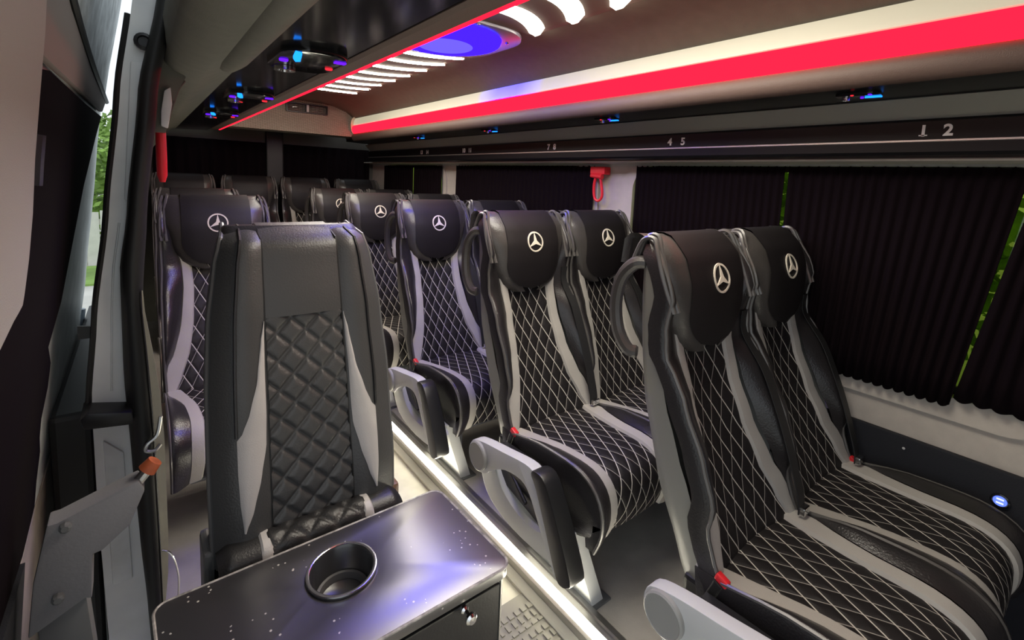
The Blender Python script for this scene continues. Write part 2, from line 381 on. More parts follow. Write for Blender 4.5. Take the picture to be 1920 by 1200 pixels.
def rack(name, label, mir):
    X = (lambda x: x) if not mir else (lambda x: 1.80-x)
    P = lambda pts: [(X(x), z) for x, z in pts]
    t = thing(name, label, 'luggage rack', (0, 0, 0))
    part('underside_panel', MB().prism(P([(1.40,1.545),(1.59,1.538),(1.60,1.555),(1.40,1.565)]), 'y', YF, RE+0.25), gloss if mir else under_m, t, False)
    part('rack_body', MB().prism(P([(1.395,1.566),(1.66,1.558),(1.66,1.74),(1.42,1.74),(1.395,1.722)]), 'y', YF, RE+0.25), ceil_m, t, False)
    if mir:
        part('edge_padding', MB().prism([(0.395,1.543),(0.405,1.5385),(0.440,1.5385),(0.4425,1.545),(0.4425,1.60),(0.395,1.60)], 'y', YF, RE), bump_m, t, False)
        part('red_light_line', MB().prism([(0.4428,1.538),(0.453,1.5385),(0.455,1.546),(0.452,1.556),(0.4428,1.558)], 'y', YF, RE), red_m, t, True)['label'] = 'thin glowing red line'
        part('white_light_band', MB().prism([(0.405,1.602),(0.430,1.602),(0.425,1.69),(0.405,1.72)], 'y', YF, RE), cream, t, False)
        return t
    cs = [(1.395,1.540)]+[(1.39-0.032*math.sin(a), 1.570-0.032*math.cos(a)) for a in frange(0.15, 2.6, 8)]+[(1.395,1.60)]
    part('edge_padding', MB().prism(P(cs), 'y', YF, RE), bump_m, t, True)
    part('red_light_tube', MB().prism(P([(1.395,1.598)]+[(1.385-0.026*math.sin(a), 1.632-0.035*math.cos(a)) for a in frange(0.35, 2.5, 7)]+[(1.395,1.664)]), 'y', YF, RE), red_m, t, True)['label'] = 'glowing red light tube'
    part('white_light_band', MB().prism(P([(1.396,1.664),(1.372,1.664),(1.378,1.70),(1.396,1.728)]), 'y', YF, RE), band_m, t, True)['label'] = 'cream light band with the blue lamp glow painted on'
    ec = [(1.397,1.596)]+[(1.383-0.032*math.sin(a), 1.662-0.068*math.cos(a)) for a in frange(0.2, 2.9, 12)]+[(1.397,1.73)]
    part('end_cap', MB().prism(P(ec), 'y', RE, RE+0.012), cream, t, True)
    return t
rack('luggage_rack', 'overhead rack above the window side with glowing red tube and cream band', False)
rack('luggage_rack', 'overhead rack above the single seats with gloss black underside and red edge', True)

# reading light consoles under the racks
def console(x, y, z, mir, label):
    t = thing('reading_light_console', label, 'reading light', (x, y, z), 'reading light consoles under the racks')
    sx = -1 if mir else 1
    if mir: t.scale = (0.45, 0.42, 0.7)
    part('housing', MB().prism(rrect(-0.070, -0.11, 0.070, 0.12, 0.05), 'z', -0.012, 0.012), gloss, t, bevel=0.004)
    part('blue_light_bar', MB().prism([(-0.050*sx,-0.105),(-0.036*sx,-0.10),(-0.022*sx,-0.03),(-0.030*sx,-0.02),(-0.042*sx,-0.05)], 'z', -0.018, -0.0125), blue_led, t, False)
    part('violet_button', MB().lathe([(0.010,-0.0125),(0.009,-0.016),(0,-0.017)], (-0.05*sx, 0.0, 0), 'z', 14), violet_led, t)
    for dy in (0.05,):
        r = part('spotlight', MB().lathe([(0.024,-0.0125),(0.024,-0.022),(0.017,-0.022),(0.016,-0.016),(0,-0.015)], (-0.03*sx, dy+0.03, 0), 'z', 20), chrome, t)
        part('lens', MB().lathe([(0.014,-0.016),(0,-0.0175)], (-0.03*sx, dy+0.03, 0), 'z', 14), gloss, r)
    part('red_button', MB().lathe([(0.009,-0.0125),(0.008,-0.0155),(0,-0.016)], (0.055*sx, 0.02, 0), 'z', 14), red_led, t)
    part('blue_light_line', MB().box((0.045*sx-0.004, -0.075, -0.0155), (0.045*sx+0.02, -0.06, -0.0125)), violet_led, t, False)
for y, lb in ((1.20, 'nearest the door'), (1.95, 'second along'), (2.70, 'third along')):
    console(0.315, y, 1.540, False, 'black console with blue light bar under the single-seat rack, %s' % lb)
for y, lb in ((0.47, 'first'), (1.33, 'second'), (2.15, 'third'), (2.98, 'fourth')):
    console(1.49, y, 1.545, True, 'black console with small blue light over the %s double row' % lb)

# ================================================================== CEILING LIGHTS
def light_panel(y0, y1, ys, wd, bow, label):
    t = thing('ceiling_light_panel', label, 'ceiling light', (0.9, 0, 1.805))
    part('panel', MB().prism([(-0.25,0.0),(-0.20,-0.012),(0.20,-0.012),(0.25,0.0)], 'y', y0, y1), mat('taupe_gloss_panel', (0.10, 0.085, 0.065), 0.7), t, False)
    for y, bw in zip(ys, bow):
        rows = []
        for k in range(17):
            x = -0.222+0.444*k/16; yc = y+bw*(x/0.222)**2; h = wd/2*min(1, (1-abs(x)/0.2225)*9+0.45)
            rows.append([(x, yc-h, -0.0125), (x, yc-h*.7, -0.017), (x, yc+h*.7, -0.017), (x, yc+h, -0.0125)])
        mb = MB().grid(rows); mb.f += [(3, 2, 1, 0), (64, 65, 66, 67)]
        part('light_slat', mb, slat_m if wd > .05 else slat_far, t, False)
    for y in ys[::2]:
        part('screw', MB().lathe([(0.006,-0.002),(0.005,-0.006),(0,-0.007)], (0.24, y-0.05, -0.004), 'z', 8), chrome, t)
    return t
light_panel(1.80, 3.28, [1.925, 2.09, 2.265, 2.45, 2.63, 2.81, 2.985, 3.155], 0.030, [-.09,-.09,-.09,-.09,-.09,-.08,-.06,-.03], 'ladder of eight white glowing slats on the ceiling behind the blue lamp')
light_panel(0.42, 1.37, [0.50, 0.68, 0.86, 1.04, 1.225], 0.080, [.12]*5, 'broad curved white glowing slats on the ceiling before the blue lamp')
dome_m = emis('blue_lamp', (0.005, 0.0012, 1.0), 14.0); dome_c = emis('blue_lamp_core', (0.010, 0.007, 1.0), 16.0)
def dome(y, label):
    t = thing('ceiling_lamp', label, 'ceiling lamp', (0.9, y, 1.805))
    part('bezel', MB().prism(rrect(-0.25, -0.235, 0.25, 0.235, 0.16, 10), 'z', -0.022, 0.0), mat('grey_gloss_bezel', (0.18, 0.18, 0.22), 0.25), t, bevel=0.006)
    part('lamp_lens', MB().lathe([(0.205,-0.022),(0.200,-0.034),(0.16,-0.044),(0.09,-0.050),(0,-0.052)], (0, 0, 0), 'z', 40), dome_m, t)
    part('lamp_core', MB().lathe([(0.10,-0.0500),(0.05,-0.0535),(0,-0.0545)], (0, 0, 0), 'z', 30), dome_c, t)
    for a in range(6): part('screw', MB().lathe([(0.006,-0.0225),(0.005,-0.026),(0,-0.027)], (0.225*math.cos(a*1.047+.5), 0.225*math.sin(a*1.047+.5), 0), 'z', 8), chrome, t)
dome(1.60, 'round blue glowing ceiling lamp between two white slat panels')

# air vent on the bulkhead
t = thing('air_vent', 'black twin louvre air vent set in woven bulkhead', 'vent', (1.03, 3.925, 1.755))
part('frame', plate_with_holes(rrect(-0.15, -0.035, 0.15, 0.035, 0.006, 2), [rrect(-0.142, -0.028, -0.012, 0.028, 0.003, 2), rrect(0.012, -0.028, 0.142, 0.028, 0.003, 2)], lambda u, v, d: (u, -0.012+d, v), 0.03), blackpl, t, False)
for sx in (-0.142, 0.012):
    for k in range(5):
        z = -0.022+0.011*k
        part('louvre', MB().prism([(-0.010, z), (-0.008, z+0.002), (0.012, z+0.007), (0.012, z+0.004)], 'x', sx, sx+0.13), plastic_d, t, False)
part('slider', MB().box((-0.008, -0.018, -0.026), (0.008, -0.012, 0.026)), plastic, t, False, bevel=0.003)
part('slider', MB().box((-0.11, -0.016, -0.002), (-0.08, -0.009, 0.003)), chrome, t, False)
part('slider', MB().box((0.07, -0.016, -0.006), (0.10, -0.009, -0.001)), chrome, t, False)

# ================================================================== PODIUM EDGE LIGHT, MAT
t = thing('floor_light_strip', 'glowing white light strip in aluminium channel along the podium edge', 'light strip', (0, 0, 0))
part('light', MB().prism([(0.897,PZ-0.004),(0.900,PZ+0.004),(0.913,PZ+0.007),(0.917,PZ+0.005),(0.917,PZ+0.001),(0.899,PZ-0.004)], 'y', YF, RE), floorled_m, t, False)
part('channel', MB().prism([(0.889,FZ),(0.889,PZ-0.010),(0.896,PZ-0.006),(0.899,PZ-0.0042),(0.900,PZ+0.0008),(0.918,PZ+0.0008),(0.918,PZ+0.008),(0.930,PZ+0.009),(0.934,PZ+0.004),(0.940,PZ+0.004),(0.944,PZ+0.008),(0.962,PZ+0.006),(0.964,PZ),(0.90,PZ),(0.90,FZ)], 'y', YF, RE), alu, t, False)
part('skirting', MB().prism([(0.862,FZ),(0.862,FZ+0.010),(0.868,FZ+0.014),(0.8885,FZ+0.018),(0.8885,FZ)], 'y', YF, RE), mat('pale_skirting', (0.72, 0.70, 0.60), 0.4), t, False)
matm = mat('rubber_mat', (0.26, 0.25, 0.21), 0.7)
t = thing('floor_mat', 'grey rubber mat with a ribbed woven pattern lying in the aisle', 'mat', (0.70, 0.60, FZ))
part('base', MB().prism(rrect(-0.17, -0.42, 0.19, 0.385, 0.01, 3), 'z', 0, 0.006), matm, t, False)
ribs = MB()
for i in range(30):
    for j in range(14):
        x = -0.145+j*0.0225+(i % 2)*0.006; y = -0.40+i*0.0255
        a = (i*7+j*3) % 3
        dx, dy = ((0.009, 0.004), (0.005, 0.010), (0.008, 0.008))[a]
        ribs.box((x-dx, y-dy, 0.006), (x+dx, y+dy, 0.0095))
part('rib_pattern', ribs, matm, t, False)['kind'] = 'stuff'

# ================================================================== COACH SEATS
BASE = [(.30,-.20),(.36,-.185),(.42,-.155),(.5,-.115),(.6,-.07),(.7,-.03),(.8,0.0),(.88,.012),(.95,.02),(1.02,.035),(1.05,.055)]
TI = [(.30,.175),(.36,.160),(.42,.134),(.5,.106),(.6,.090),(.72,.083),(.8,.088),(.88,.108),(.96,.128),(1.03,.14)]
OUT = [(.20,.180),(.36,.186),(.5,.189),(.7,.188),(.8,.183),(.88,.184),(.97,.184),(1.02,.178),(1.045,.165),(1.06,.145)]
BUL = [(.30,.010),(.38,.026),(.45,.052),(.6,.066),(.72,.052),(.80,.018),(.86,.022),(.94,.048),(1.01,.046),(1.05,.016)]
REAR = [(.16,-.15),(.2,-.135),(.27,-.105),(.35,-.06),(.52,.010),(.7,.055),(.82,.070),(.92,.075),(1.0,.075),(1.05,.065)]
base = lambda z: ip(BASE, z); ti = lambda z: ip(TI, z); outx = lambda z: ip(OUT, z); bul = lambda z: ip(BUL, z); rear = lambda z: ip(REAR, z)
tw = lambda z: ip([(.33,.08),(.40,.072),(.44,.064),(.50,.054),(.57,.046),(.66,.041),(.8,.036),(.9,.030)], z)
SM = {}
def seat_meshes():
    ZS = frange(.33, 1.0, 26)
    # quilted back panel
    mb = MB(); rows = []; uv = []; s = 0; pz = None
    for z in ZS:
        if pz is not None: s += math.hypot(z-pz, base(z)-base(pz))
        pz = z; w = ti(z)
        r = []
        for u in frange(-1, 1, 10):
            r.append((u*w, base(z)-0.012*u*u, z)); uv.append((u*w, s))
        rows.append(r)
    SM['back_quilt'] = mb.grid(rows).mesh('quilted_panel', quilt, True, uv)
    for sd in (-1, 1):
        mb = MB(); rows = []
        for z in ZS:
            a = ti(z); w = min(tw(z), outx(z)-a); y = base(z)-0.012
            rows.append([(sd*a, y+0.002, z), (sd*(a+0.006), y-0.008, z), (sd*(a+w*.5), y-0.012, z), (sd*(a+w-.004), y-0.012, z), (sd*(a+w), y-0.006, z)])
        SM['trim%d' % sd] = mb.grid(rows).mesh('grey_trim', greytrim)
        mb = MB(); rows = []; pp = []
        for z in frange(.26, 1.045, 34):
            a = min(ti(z)+tw(z), outx(z)-.004); o = outx(z); y = base(z)-0.012; bb = bul(z)*min(1, .15+(o-a)/.04)
            # creases below the head, as in soft gathered leather
            cr = 0.0035*math.sin(z*190)*math.exp(-((z-.77)/.045)**2)
            r = []
            for k in range(9):
                u = k/8
                r.append((sd*(a+(o-a)*(1-(1-u)**1.4)), y-0.004-(bb+cr)*math.sin(math.pi*(0.06+0.62*u))**0.8, z))
            yl = r[-1][1]; ye = min(yl+.045, rear(z)-.012)
            r.append((sd*(o+0.005), yl+(ye-yl)*.35, z)); r.append((sd*(o+0.004), ye, z)); r.append((sd*(o-0.006), ye+.002, z))
            rows.append(r); pp.append((sd*(o+0.001), yl-0.002, z))
        SM['bol%d' % sd] = mb.grid(rows).mesh('side_bolster', leather, sharp=60)
        q = MB().tube(pp[3:], 0.0045, 6)
        pp2 = [(x*0.97, y-bul(z)*0.22-.003, z) for x, y, z in pp[8:-1]]
        SM['pip%d' % sd] = q.mesh('piping', piping_m)
    # rear shell
    mb = MB(); rows = []
    for z in frange(.16, 1.05, 26)+[1.062, 1.066]:
        o = outx(min(z, 1.055))-0.002; f = min(base(z)-0.010, rear(z)-.035); rr = rear(z)
        if z > 1.05: k = (z-1.05)/.016; o *= 1-.25*k; f += .02*k; rr -= .02*k
        cs = []
        for k in range(15):
            a = math.pi*k/14
            cx = math.copysign(abs(math.cos(a))**0.45, math.cos(a)); sy = math.sin(a)**0.6
            cs.append((o*cx, f+(rr-f)*sy, z))
        cs.append((-o*.86, min(base(z)+.035, rr-.004), z)); cs.append((o*.86, min(base(z)+.035, rr-.004), z))
        rows.append(cs)
    mb.grid(rows, close=True); k = len(mb.v)-len(rows[0]); mb.f.append(tuple(range(k, len(mb.v)))); mb.f.append(tuple(range(len(rows[0]))))
    SM['shell'] = mb.mesh('back_shell', shell_m, sharp=50)
    # headrest pillow
    HW = [(.785,.065),(.795,.095),(.82,.125),(.87,.150),(.92,.163),(.97,.178),(1.02,.182),(1.05,.172)]
    def surf(x, z):
        v = (z-.785)/(1.05-.785); hw = ip(HW, z); u = min(1, abs(x)/hw)
        return base(z)-0.012-0.056*(1-u**4)**0.6*(math.sin(math.pi*min(1, .08+.72*max(0, v)))**0.7)
    def pill(x0, x1, proud, zlo, m, name, n=12, wings=0):
        mb = MB(); rows = []
        for z in frange(zlo, 1.05, 16):
            hw = ip(HW, z); lo, hi = (x0, x1)
            if wings == 0:
                zz = min(1, max(0, (z-zlo)/0.10)); c = (x1)*math.sqrt(max(0.0004, 1-(1-zz)**2)); lo, hi = -min(c, hw), min(c, hw)
                rows.append([(lo+(hi-lo)*k/n, surf(lo+(hi-lo)*k/n, z)-proud, z) for k in range(n+1)])
            else:
                lo = wings*min(x0, hw*.4); hi = wings*hw
                rows.append([(lo+(hi-lo)*(k/n), surf(lo+(hi-lo)*(k/n), z)-proud, z) for k in range(n+1)])
        top = rows[-1]
        for dz, dy in ((.012, .018), (.018, .040), (.016, .065), (.0, .085), (-.06, .092)):
            ref = base(1.05)-0.03
            rows.append([(p[0]*(1-.02), p[1]+(dy if p[1] < ref else dy*.9)-(proud*0), 1.05+dz+proud) for p in top])
        return mb.grid(rows).mesh(name, m, sharp=70)
    SM['cover'] = pill(-.118, .118, .004, .795, cover_m, 'headrest_cover')
    SM['wing1'] = pill(.06, .18, 0, .785, leather_wing, 'headrest_wing', wings=1)
    SM['wing-1'] = pill(.06, .18, 0, .785, leather_wing, 'headrest_wing', wings=-1)
    # shoulder piping loops over the top of the back
    for sd in (-1, 1):
        for q, xx in enumerate((.166, .182)):
            pts = [(sd*xx*1.0, base(.90)-bul(.9)-.022, .90), (sd*xx*1.03, base(.97)-.038, .97), (sd*xx, base(1.03)-.030, 1.03), (sd*xx*.95, .030, 1.066-.006*q), (sd*xx*.95, .062, 1.058-.006*q), (sd*xx*.98, .082, 1.00)]
            pts = smooth(pts, 4)
            SM['loop%d%d' % (sd, q)] = MB().tube(pts, 0.0055, 6).mesh('piping', piping_m)
    # star emblem, embroidered on the cover
    mb = MB(); zc = .966
    def on(x, z, d): return (x, surf(x, zc+z)-.004-d, zc+z)
    for d0, d1 in ((-.001, .0022),):
        R = [(.0355, d0), (.0355, d1), (.0305, d1), (.0305, d0)]
        rows = []
        for k in range(40):
            a = 2*math.pi*k/40; rows.append([on(r*math.cos(a), r*math.sin(a), d) for r, d in R])
        rows.append(rows[0]); mb.grid(rows, close=True)
        for k in range(3):
            a = math.pi/2+k*2*math.pi/3
            pts = [(0.032, a), (0.0075, a+math.pi/3), (0, a), (0.0075, a-math.pi/3)]
            tp = [on(r*math.cos(t), r*math.sin(t), d1+.0005) for r, t in pts]; bt_ = [on(r*math.cos(t), r*math.sin(t), d0) for r, t in pts]
            mb.add(tp+bt_, [(0, 1, 2, 3), (7, 6, 5, 4), (0, 4, 5, 1), (1, 5, 6, 2), (2, 6, 7, 3), (3, 7, 4, 0)])
    SM['emblem'] = mb.mesh('star_emblem', emblem_m, False)
    # cushion
    PA = smooth([(-.15,.362),(-.25,.368),(-.38,.378),(-.48,.380),(-.535,.362),(-.562,.325),(-.565,.27),(-.545,.215)], 3)
    TQ = [(0,.150),(.10,.126),(.22,.106),(.36,.100),(.48,.106),(.6,.116)]
    TWC = [(0,.055),(.06,.062),(.10,.062),(.15,.050),(.25,.042),(.45,.040),(.6,.042)]
    def along():
        s = 0; out_ = []
        for i, p in enumerate(PA):
            if i: s += math.hypot(p[0]-PA[i-1][0], p[1]-PA[i-1][1])
            t = (PA[min(i+1, len(PA)-1)][0]-PA[max(i-1, 0)][0], PA[min(i+1, len(PA)-1)][1]-PA[max(i-1, 0)][1])
            L = math.hypot(*t); nn = (t[1]/L, -t[0]/L)
            out_.append((p, s, nn))
        return out_
    AL = along()
    mb = MB(); rows = []; uv = []
    for p, s, nn in AL:
        w = ip(TQ, s); r = []
        for u in frange(-1, 1, 10):
            d = .004*(1-u*u)
            r.append((u*w, p[0]+nn[0]*d, p[1]+nn[1]*d)); uv.append((u*w, s))
        rows.append(r)
    SM['cq'] = mb.grid(rows).mesh('quilted_panel', quilt, True, uv)
    for sd in (-1, 1):
        mb = MB(); rows = []
        for p, s, nn in AL:
            w = ip(TQ, s); r = []
            W_ = min(ip(TWC, s), .190-w)
            for dx, d in ((0, -.001), (.12, .008), (.5, .011), (.9, .012), (1, .006)):
                r.append((sd*(w+dx*W_), p[0]+nn[0]*d, p[1]+nn[1]*d))
            rows.append(r)
        SM['ct%d' % sd] = mb.grid(rows).mesh('grey_trim', greytrim)
        mb = MB(); rows = []; pp = []
        for p, s, nn in AL:
            a = min(ip(TQ, s)+ip(TWC, s)-.002, .186); r = []
            fade = min(1, max(0, s-.05)/.12)
            for k in range(9):
                u = k/8; th = u*math.pi*.62
                d = .008+(.022*fade)*math.sin(math.pi*(.08+.6*u))
                r.append((sd*(a+(.192-a)*math.sin(u*math.pi/2)), p[0]+nn[0]*d, p[1]+nn[1]*d))
            q = r[-1]; pp.append((q[0]+sd*.001, q[1], q[2]))
            r.append((sd*.193, p[0]*(.97)-.012, min(q[2], p[1])-.05 if p[1] > .3 else p[1]-.01)); r.append((sd*.188, p[0]*(.94)-.02, .225))
            rows.append(r)
        SM['cb%d' % sd] = mb.grid(rows).mesh('side_bolster', leather, sharp=60)
        SM['cp%d' % sd] = MB().tube(pp[2:], .0045, 6).mesh('piping', piping_m)
    SM['pan'] = MB().prism([(-.12,.20),(-.12,.33),(-.50,.34),(-.54,.28),(-.53,.215),(-.45,.19)], 'x', -.184, .184).mesh('seat_pan', blackpl, False, bevel=.01)
    # aisle-side plastic: hub, arm, lower side shell, pedestal
    SM['side'] = MB().prism(smoothc([(-.055,.295),(-.080,.20),(-.13,.145),(-.25,.115),(-.40,.120),(-.475,.15),(-.50,.20),(-.455,.215),(-.36,.180),(-.27,.180),(-.19,.215),(-.12,.29)], 3), 'x', -.243, -.203).mesh('side_cover', plastic, bevel=.006)
    SM['sidedark'] = MB().prism([(-.12,.23),(-.36,.18),(-.46,.22),(-.36,.35),(-.15,.34)], 'x', -.222, -.200).mesh('side_recess', blackpl, False)
    arm = [(-.062,.325),(-.048,.290),(-.060,.250),(-.10,.237),(-.140,.247),(-.175,.278),(-.24,.312),(-.315,.322),(-.355,.300),(-.39,.250),(-.47,.135),(-.495,.135),(-.50,.150),(-.405,.345),(-.375,.372),(-.33,.380),(-.22,.362),(-.12,.345)]
    SM['arm'] = MB().prism(smoothc(arm, 3), 'x', -.272, -.236).mesh('armrest_frame', plastic, bevel=.007)
    SM['pad'] = MB().prism(smoothc([(-.385,.385),(-.360,.370),(-.385,.335),(-.435,.235),(-.480,.140),(-.505,.128),(-.527,.140),(-.535,.165),(-.485,.270),(-.425,.370)], 3), 'x', -.278, -.222).mesh('armrest_pad', blackpl, bevel=.010)
    SM['hub'] = MB().lathe([(.047,-.270),(.047,-.281),(.043,-.284),(.041,-.2825),(.010,-.2815),(0,-.2815)], (0, -.102, .291), 'x', 32).mesh('hub_disc', mat('hub_grey', (0.30, 0.30, 0.29), 0.5), sharp=30)
    SM['lever'] = MB().tube([(-.215,-.20,.265),(-.235,-.30,.225)], .006, 8).mesh('recline_lever', blackpl)
    for k_ in ('side', 'arm', 'pad', 'hub', 'lever', 'sidedark'): SM[k_].transform(Matrix.Translation((0, -.035, 0)))
    ped = plate_with_holes(smoothc([(-.270,0),(-.545,0),(-.537,.03),(-.505,.14),(-.495,.215),(-.24,.215),(-.245,.14),(-.262,.05)], 1), [[(-.31,.165),(-.40,.165),(-.415,.075),(-.40,.055),(-.33,.12)]], lambda u, v, d: (-.150-.045*v/.215+d, u, v), .045)
    SM['ped'] = ped.mesh('pedestal', plastic, True, bevel=.003, sharp=25)
    SM['pedin'] = MB().box((-.140, -.48, .005), (-.110, -.28, .20)).mesh('pedestal_core', plastic_d, False)
    SM['foot'] = MB().box((-.165, -.555, 0), (-.085, -.250, .006)).mesh('foot_plate', plastic_d, False, bevel=.002)
    SM['bar'] = MB().tube([(-.14, -.30, .17), (.19, -.30, .17)], .016, 8).tube([(-.14, -.46, .17), (.19, -.46, .17)], .016, 8).mesh('cross_bar', plastic_d)
    SM['buckle'] = MB().box((-.008, -.016, 0), (.008, .012, .016)).mesh('buckle', redpl, False, bevel=.004)
    SM['stalk'] = MB().box((-.009, -.010, -.06), (.009, .010, .0)).mesh('buckle_stalk', blackpl, False, bevel=.003)
    h = smooth([(-.165,.05,1.00),(-.180,.075,.995),(-.184,.108,.955),(-.184,.120,.89),(-.184,.108,.825),(-.182,.078,.785),(-.17,.055,.78)], 4)
    SM['grab'] = MB().tube(h, [.012]+[.016]*(len(h)-2)+[.012], 10).mesh('grab_handle', leather_wing)
    belt = [(.168, base(z_)-.012-bul(z_)-.004, z_) for z_ in (.86, .80, .72, .64, .56, .48, .42)]+[(.170, -.215, .385)]
    mb = MB(); rows = []
    for p in smooth(belt, 4): rows.append([(p[0]-.016, p[1]-.005, p[2]), (p[0]+.022, p[1]-.003, p[2]), (p[0]+.022, p[1]-.0, p[2]), (p[0]-.016, p[1]-.002, p[2])])
    SM['belt'] = mb.grid(rows, close=True).mesh('seat_belt', mat('belt_webbing', (0.02, 0.02, 0.021), 0.55), True, sharp=40)
    SM['tongue'] = MB().box((.155,-.232,.385), (.188,-.216,.405)).mesh('belt_tongue', chrome, False, bevel=.003)
seat_meshes()
def coach_seat(kind, loc, label, group):
    t = thing('coach_seat', label, 'seat', loc, group)
    b = link('back_shell', SM['shell'], t)
    link('quilted_panel', SM['back_quilt'], t)
    for sd in (-1, 1):
        link('grey_trim', SM['trim%d' % sd], t)
        bo = link('side_bolster', SM['bol%d' % sd], t); link('piping', SM['pip%d' % sd], bo)
        link('headrest_wing', SM['wing%d' % sd], t)
        for q in (0, 1): link('piping', SM['loop%d%d' % (sd, q)], b)
        link('seat_trim', SM['ct%d' % sd], t)
        bo = link('seat_bolster', SM['cb%d' % sd], t); link('piping', SM['cp%d' % sd], bo)
    c = link('headrest_cover', SM['cover'], t)
    if kind != 'rear': link('star_emblem', SM['emblem'], c)['label'] = 'cream three-pointed star in a ring'
    link('seat_quilt', SM['cq'], t); link('seat_pan', SM['pan'], t)
    if kind == 'aisle':
        link('side_recess', SM['sidedark'], t)
        link('side_cover', SM['side'], t); a = link('armrest', SM['arm'], t)
        link('armrest_pad', SM['pad'], a)['label'] = 'black armrest pad'
        link('hub_disc', SM['hub'], a); link('recline_lever', SM['lever'], t)
        link('grab_handle', SM['grab'], t)
    if kind in ('aisle', 'single', 'rear'):
        pd = link('pedestal', SM['ped'], t); link('pedestal_core', SM['pedin'], pd); link('foot_plate', SM['foot'], pd); link('cross_bar', SM['bar'], t)
        if kind == 'single':
            for o in (pd,): o.scale.x = -1
    if kind == 'window':
        link('cross_bar', SM['bar'], t)
        lg = link('leg', MB().box((.12, -.48, 0), (.15, -.44, .18)).mesh('leg', plastic_d, False) if 'leg' not in SM else SM['leg'], t); SM['leg'] = lg.data
    if kind in ('aisle', 'window'):
        sx = -1 if kind == 'aisle' else 1
        s_ = link('buckle_stalk', SM['stalk'], t); s_.location = (sx*.188, -.205, .372); s_.rotation_euler = (0.35, 0.0, 0)
        bk = link('buckle', SM['buckle'], s_); bk['label'] = 'red belt buckle'
        link('seat_belt', SM['belt'], t); link('belt_tongue', SM['tongue'], t)
    return t
NUM = [('1', '2'), ('4', '5'), ('7', '8'), ('10', '11'), ('13', '14')]
for r in range(5):
    y = 0.64+0.70*r
    nth = ['first', 'second', 'third', 'fourth', 'fifth'][r]
    coach_seat('aisle', (1.113, y, PZ), 'black diamond-stitched aisle seat with grey armrest, %s double row, below numbers %s %s' % (nth, *NUM[r]), 'aisle seats of the double rows')
    coach_seat('window', (1.503, y, PZ), 'black diamond-stitched window seat without armrest, %s double row, below numbers %s %s' % (nth, *NUM[r]), 'window seats of the double rows')
for r, w in enumerate(('directly behind the jump seat', 'last before the back row')):
    coach_seat('single', (0.238, 2.23+0.70*r, PZ), 'black diamond-stitched single seat, %s' % w, 'single seats by the door side wall')
for i, w in enumerate(('by the door side wall', 'second from the door side wall', 'second from the curtained windows', 'by the curtained windows')):
    coach_seat('rear', ((0.25, 0.666, 1.075, 1.506)[i], 4.14, PZ+0.06), 'dark back row seat with plain headrest, %s' % w, 'seats of the back row')

# ================================================================== CURTAINS
def curtain(name, y0, y1, zt, zb, folds, label, lean=0.0, gather=0.0, amp=0.007, lean1=0.0):
    mb = MB(); rows = []; n = folds*8
    for i in range(n+1):
        u = i/n; r = []
        for v in frange(0, 1, 8):
            z = zt+(zb-zt)*v
            yb = y0+(y1-y0)*u
            yc = yb+lean*v*(1-u)+lean1*v*u+gather*math.sin(math.pi*min(v*1.15, 1))*(0.5-u)*(y1-y0)
            a = amp*(0.5+0.5*v)*math.sin(u*folds*2*math.pi+0.6*math.sin(u*9)+v*0.5)
            sc = 0.006*abs(math.sin(u*folds*math.pi)) if v == 0 else 0
            r.append((1.732+a-0.004*v, yc, z-sc-(0.006*abs(math.sin(u*folds*math.pi)) if v == 1 else 0)))
        rows.append(r)
    o = part(name, mb.grid(rows), curtain_m, sharp=80); o.modifiers.new('thickness', 'SOLIDIFY').thickness = 0.002
    return tag(o, label, 'curtain', 'black curtains along the side windows')
curtain('curtain', 0.735, 1.352, 1.368, 0.715, 22, 'black curtain with purple sheen in the big window beside number 4 5')
curtain('curtain', 0.162, 0.722, 1.368, 0.722, 19, 'black curtain in the big window beside the front window seat', lean=0.085)
curtain('curtain', 0.03, 0.140, 1.368, 0.745, 5, 'narrow gathered black curtain at the front end of the big window', lean=0.02, lean1=0.100)
curtain('curtain', 1.60, 2.88, 1.368, 0.715, 34, 'wide black curtain filling the middle side window')
curtain('curtain', 3.08, 3.53, 1.368, 0.715, 11, 'black curtain on the near half of the rearmost side window')
curtain('curtain', 3.545, 4.12, 1.368, 0.715, 13, 'black curtain on the far half of the rearmost side window')

# emergency hammers
t = thing('emergency_hammer', 'red emergency hammer with loop handle on pillar between side windows', 'hammer', (1.745, 1.565, 1.27))
part('holder', MB().box((-0.035, -0.045, 0.055), (0.010, 0.045, 0.092)), redpl, t, False, bevel=0.006)
part('hammer_head', MB().tube([(-0.03, -0.03, 0.045), (-0.03, 0.04, 0.05)], [0.012, 0.009], 10), redpl, t)
part('loop_handle', MB().tube(smoothc([(-0.026,0.010,0.05),(-0.026,0.022,0.00),(-0.026,0.014,-0.055),(-0.026,-0.012,-0.068),(-0.026,-0.032,-0.045),(-0.026,-0.026,0.00),(-0.026,-0.010,0.05)], 4)+[(-0.026,0.010,0.05)], 0.0065, 8), redpl, t)
t = thing('emergency_hammer', 'long red emergency hammer hanging behind the door seal', 'hammer', (0.046, 1.50, 1.30))
part('mount', MB().lathe([(0.0,-0.01),(0.02,-0.008),(0.02,0.012),(0.012,0.02),(0,0.02)], (0, 0, 0.105), 'y', 16), blackpl, t)
part('handle', MB().tube([(0,0,0.085),(0.0,0,0.06),(0.0,0,0.0),(0,0,-0.045),(0,0,-0.062)], [0.008,0.011,0.0115,0.011,0.006], 12), redpl, t)

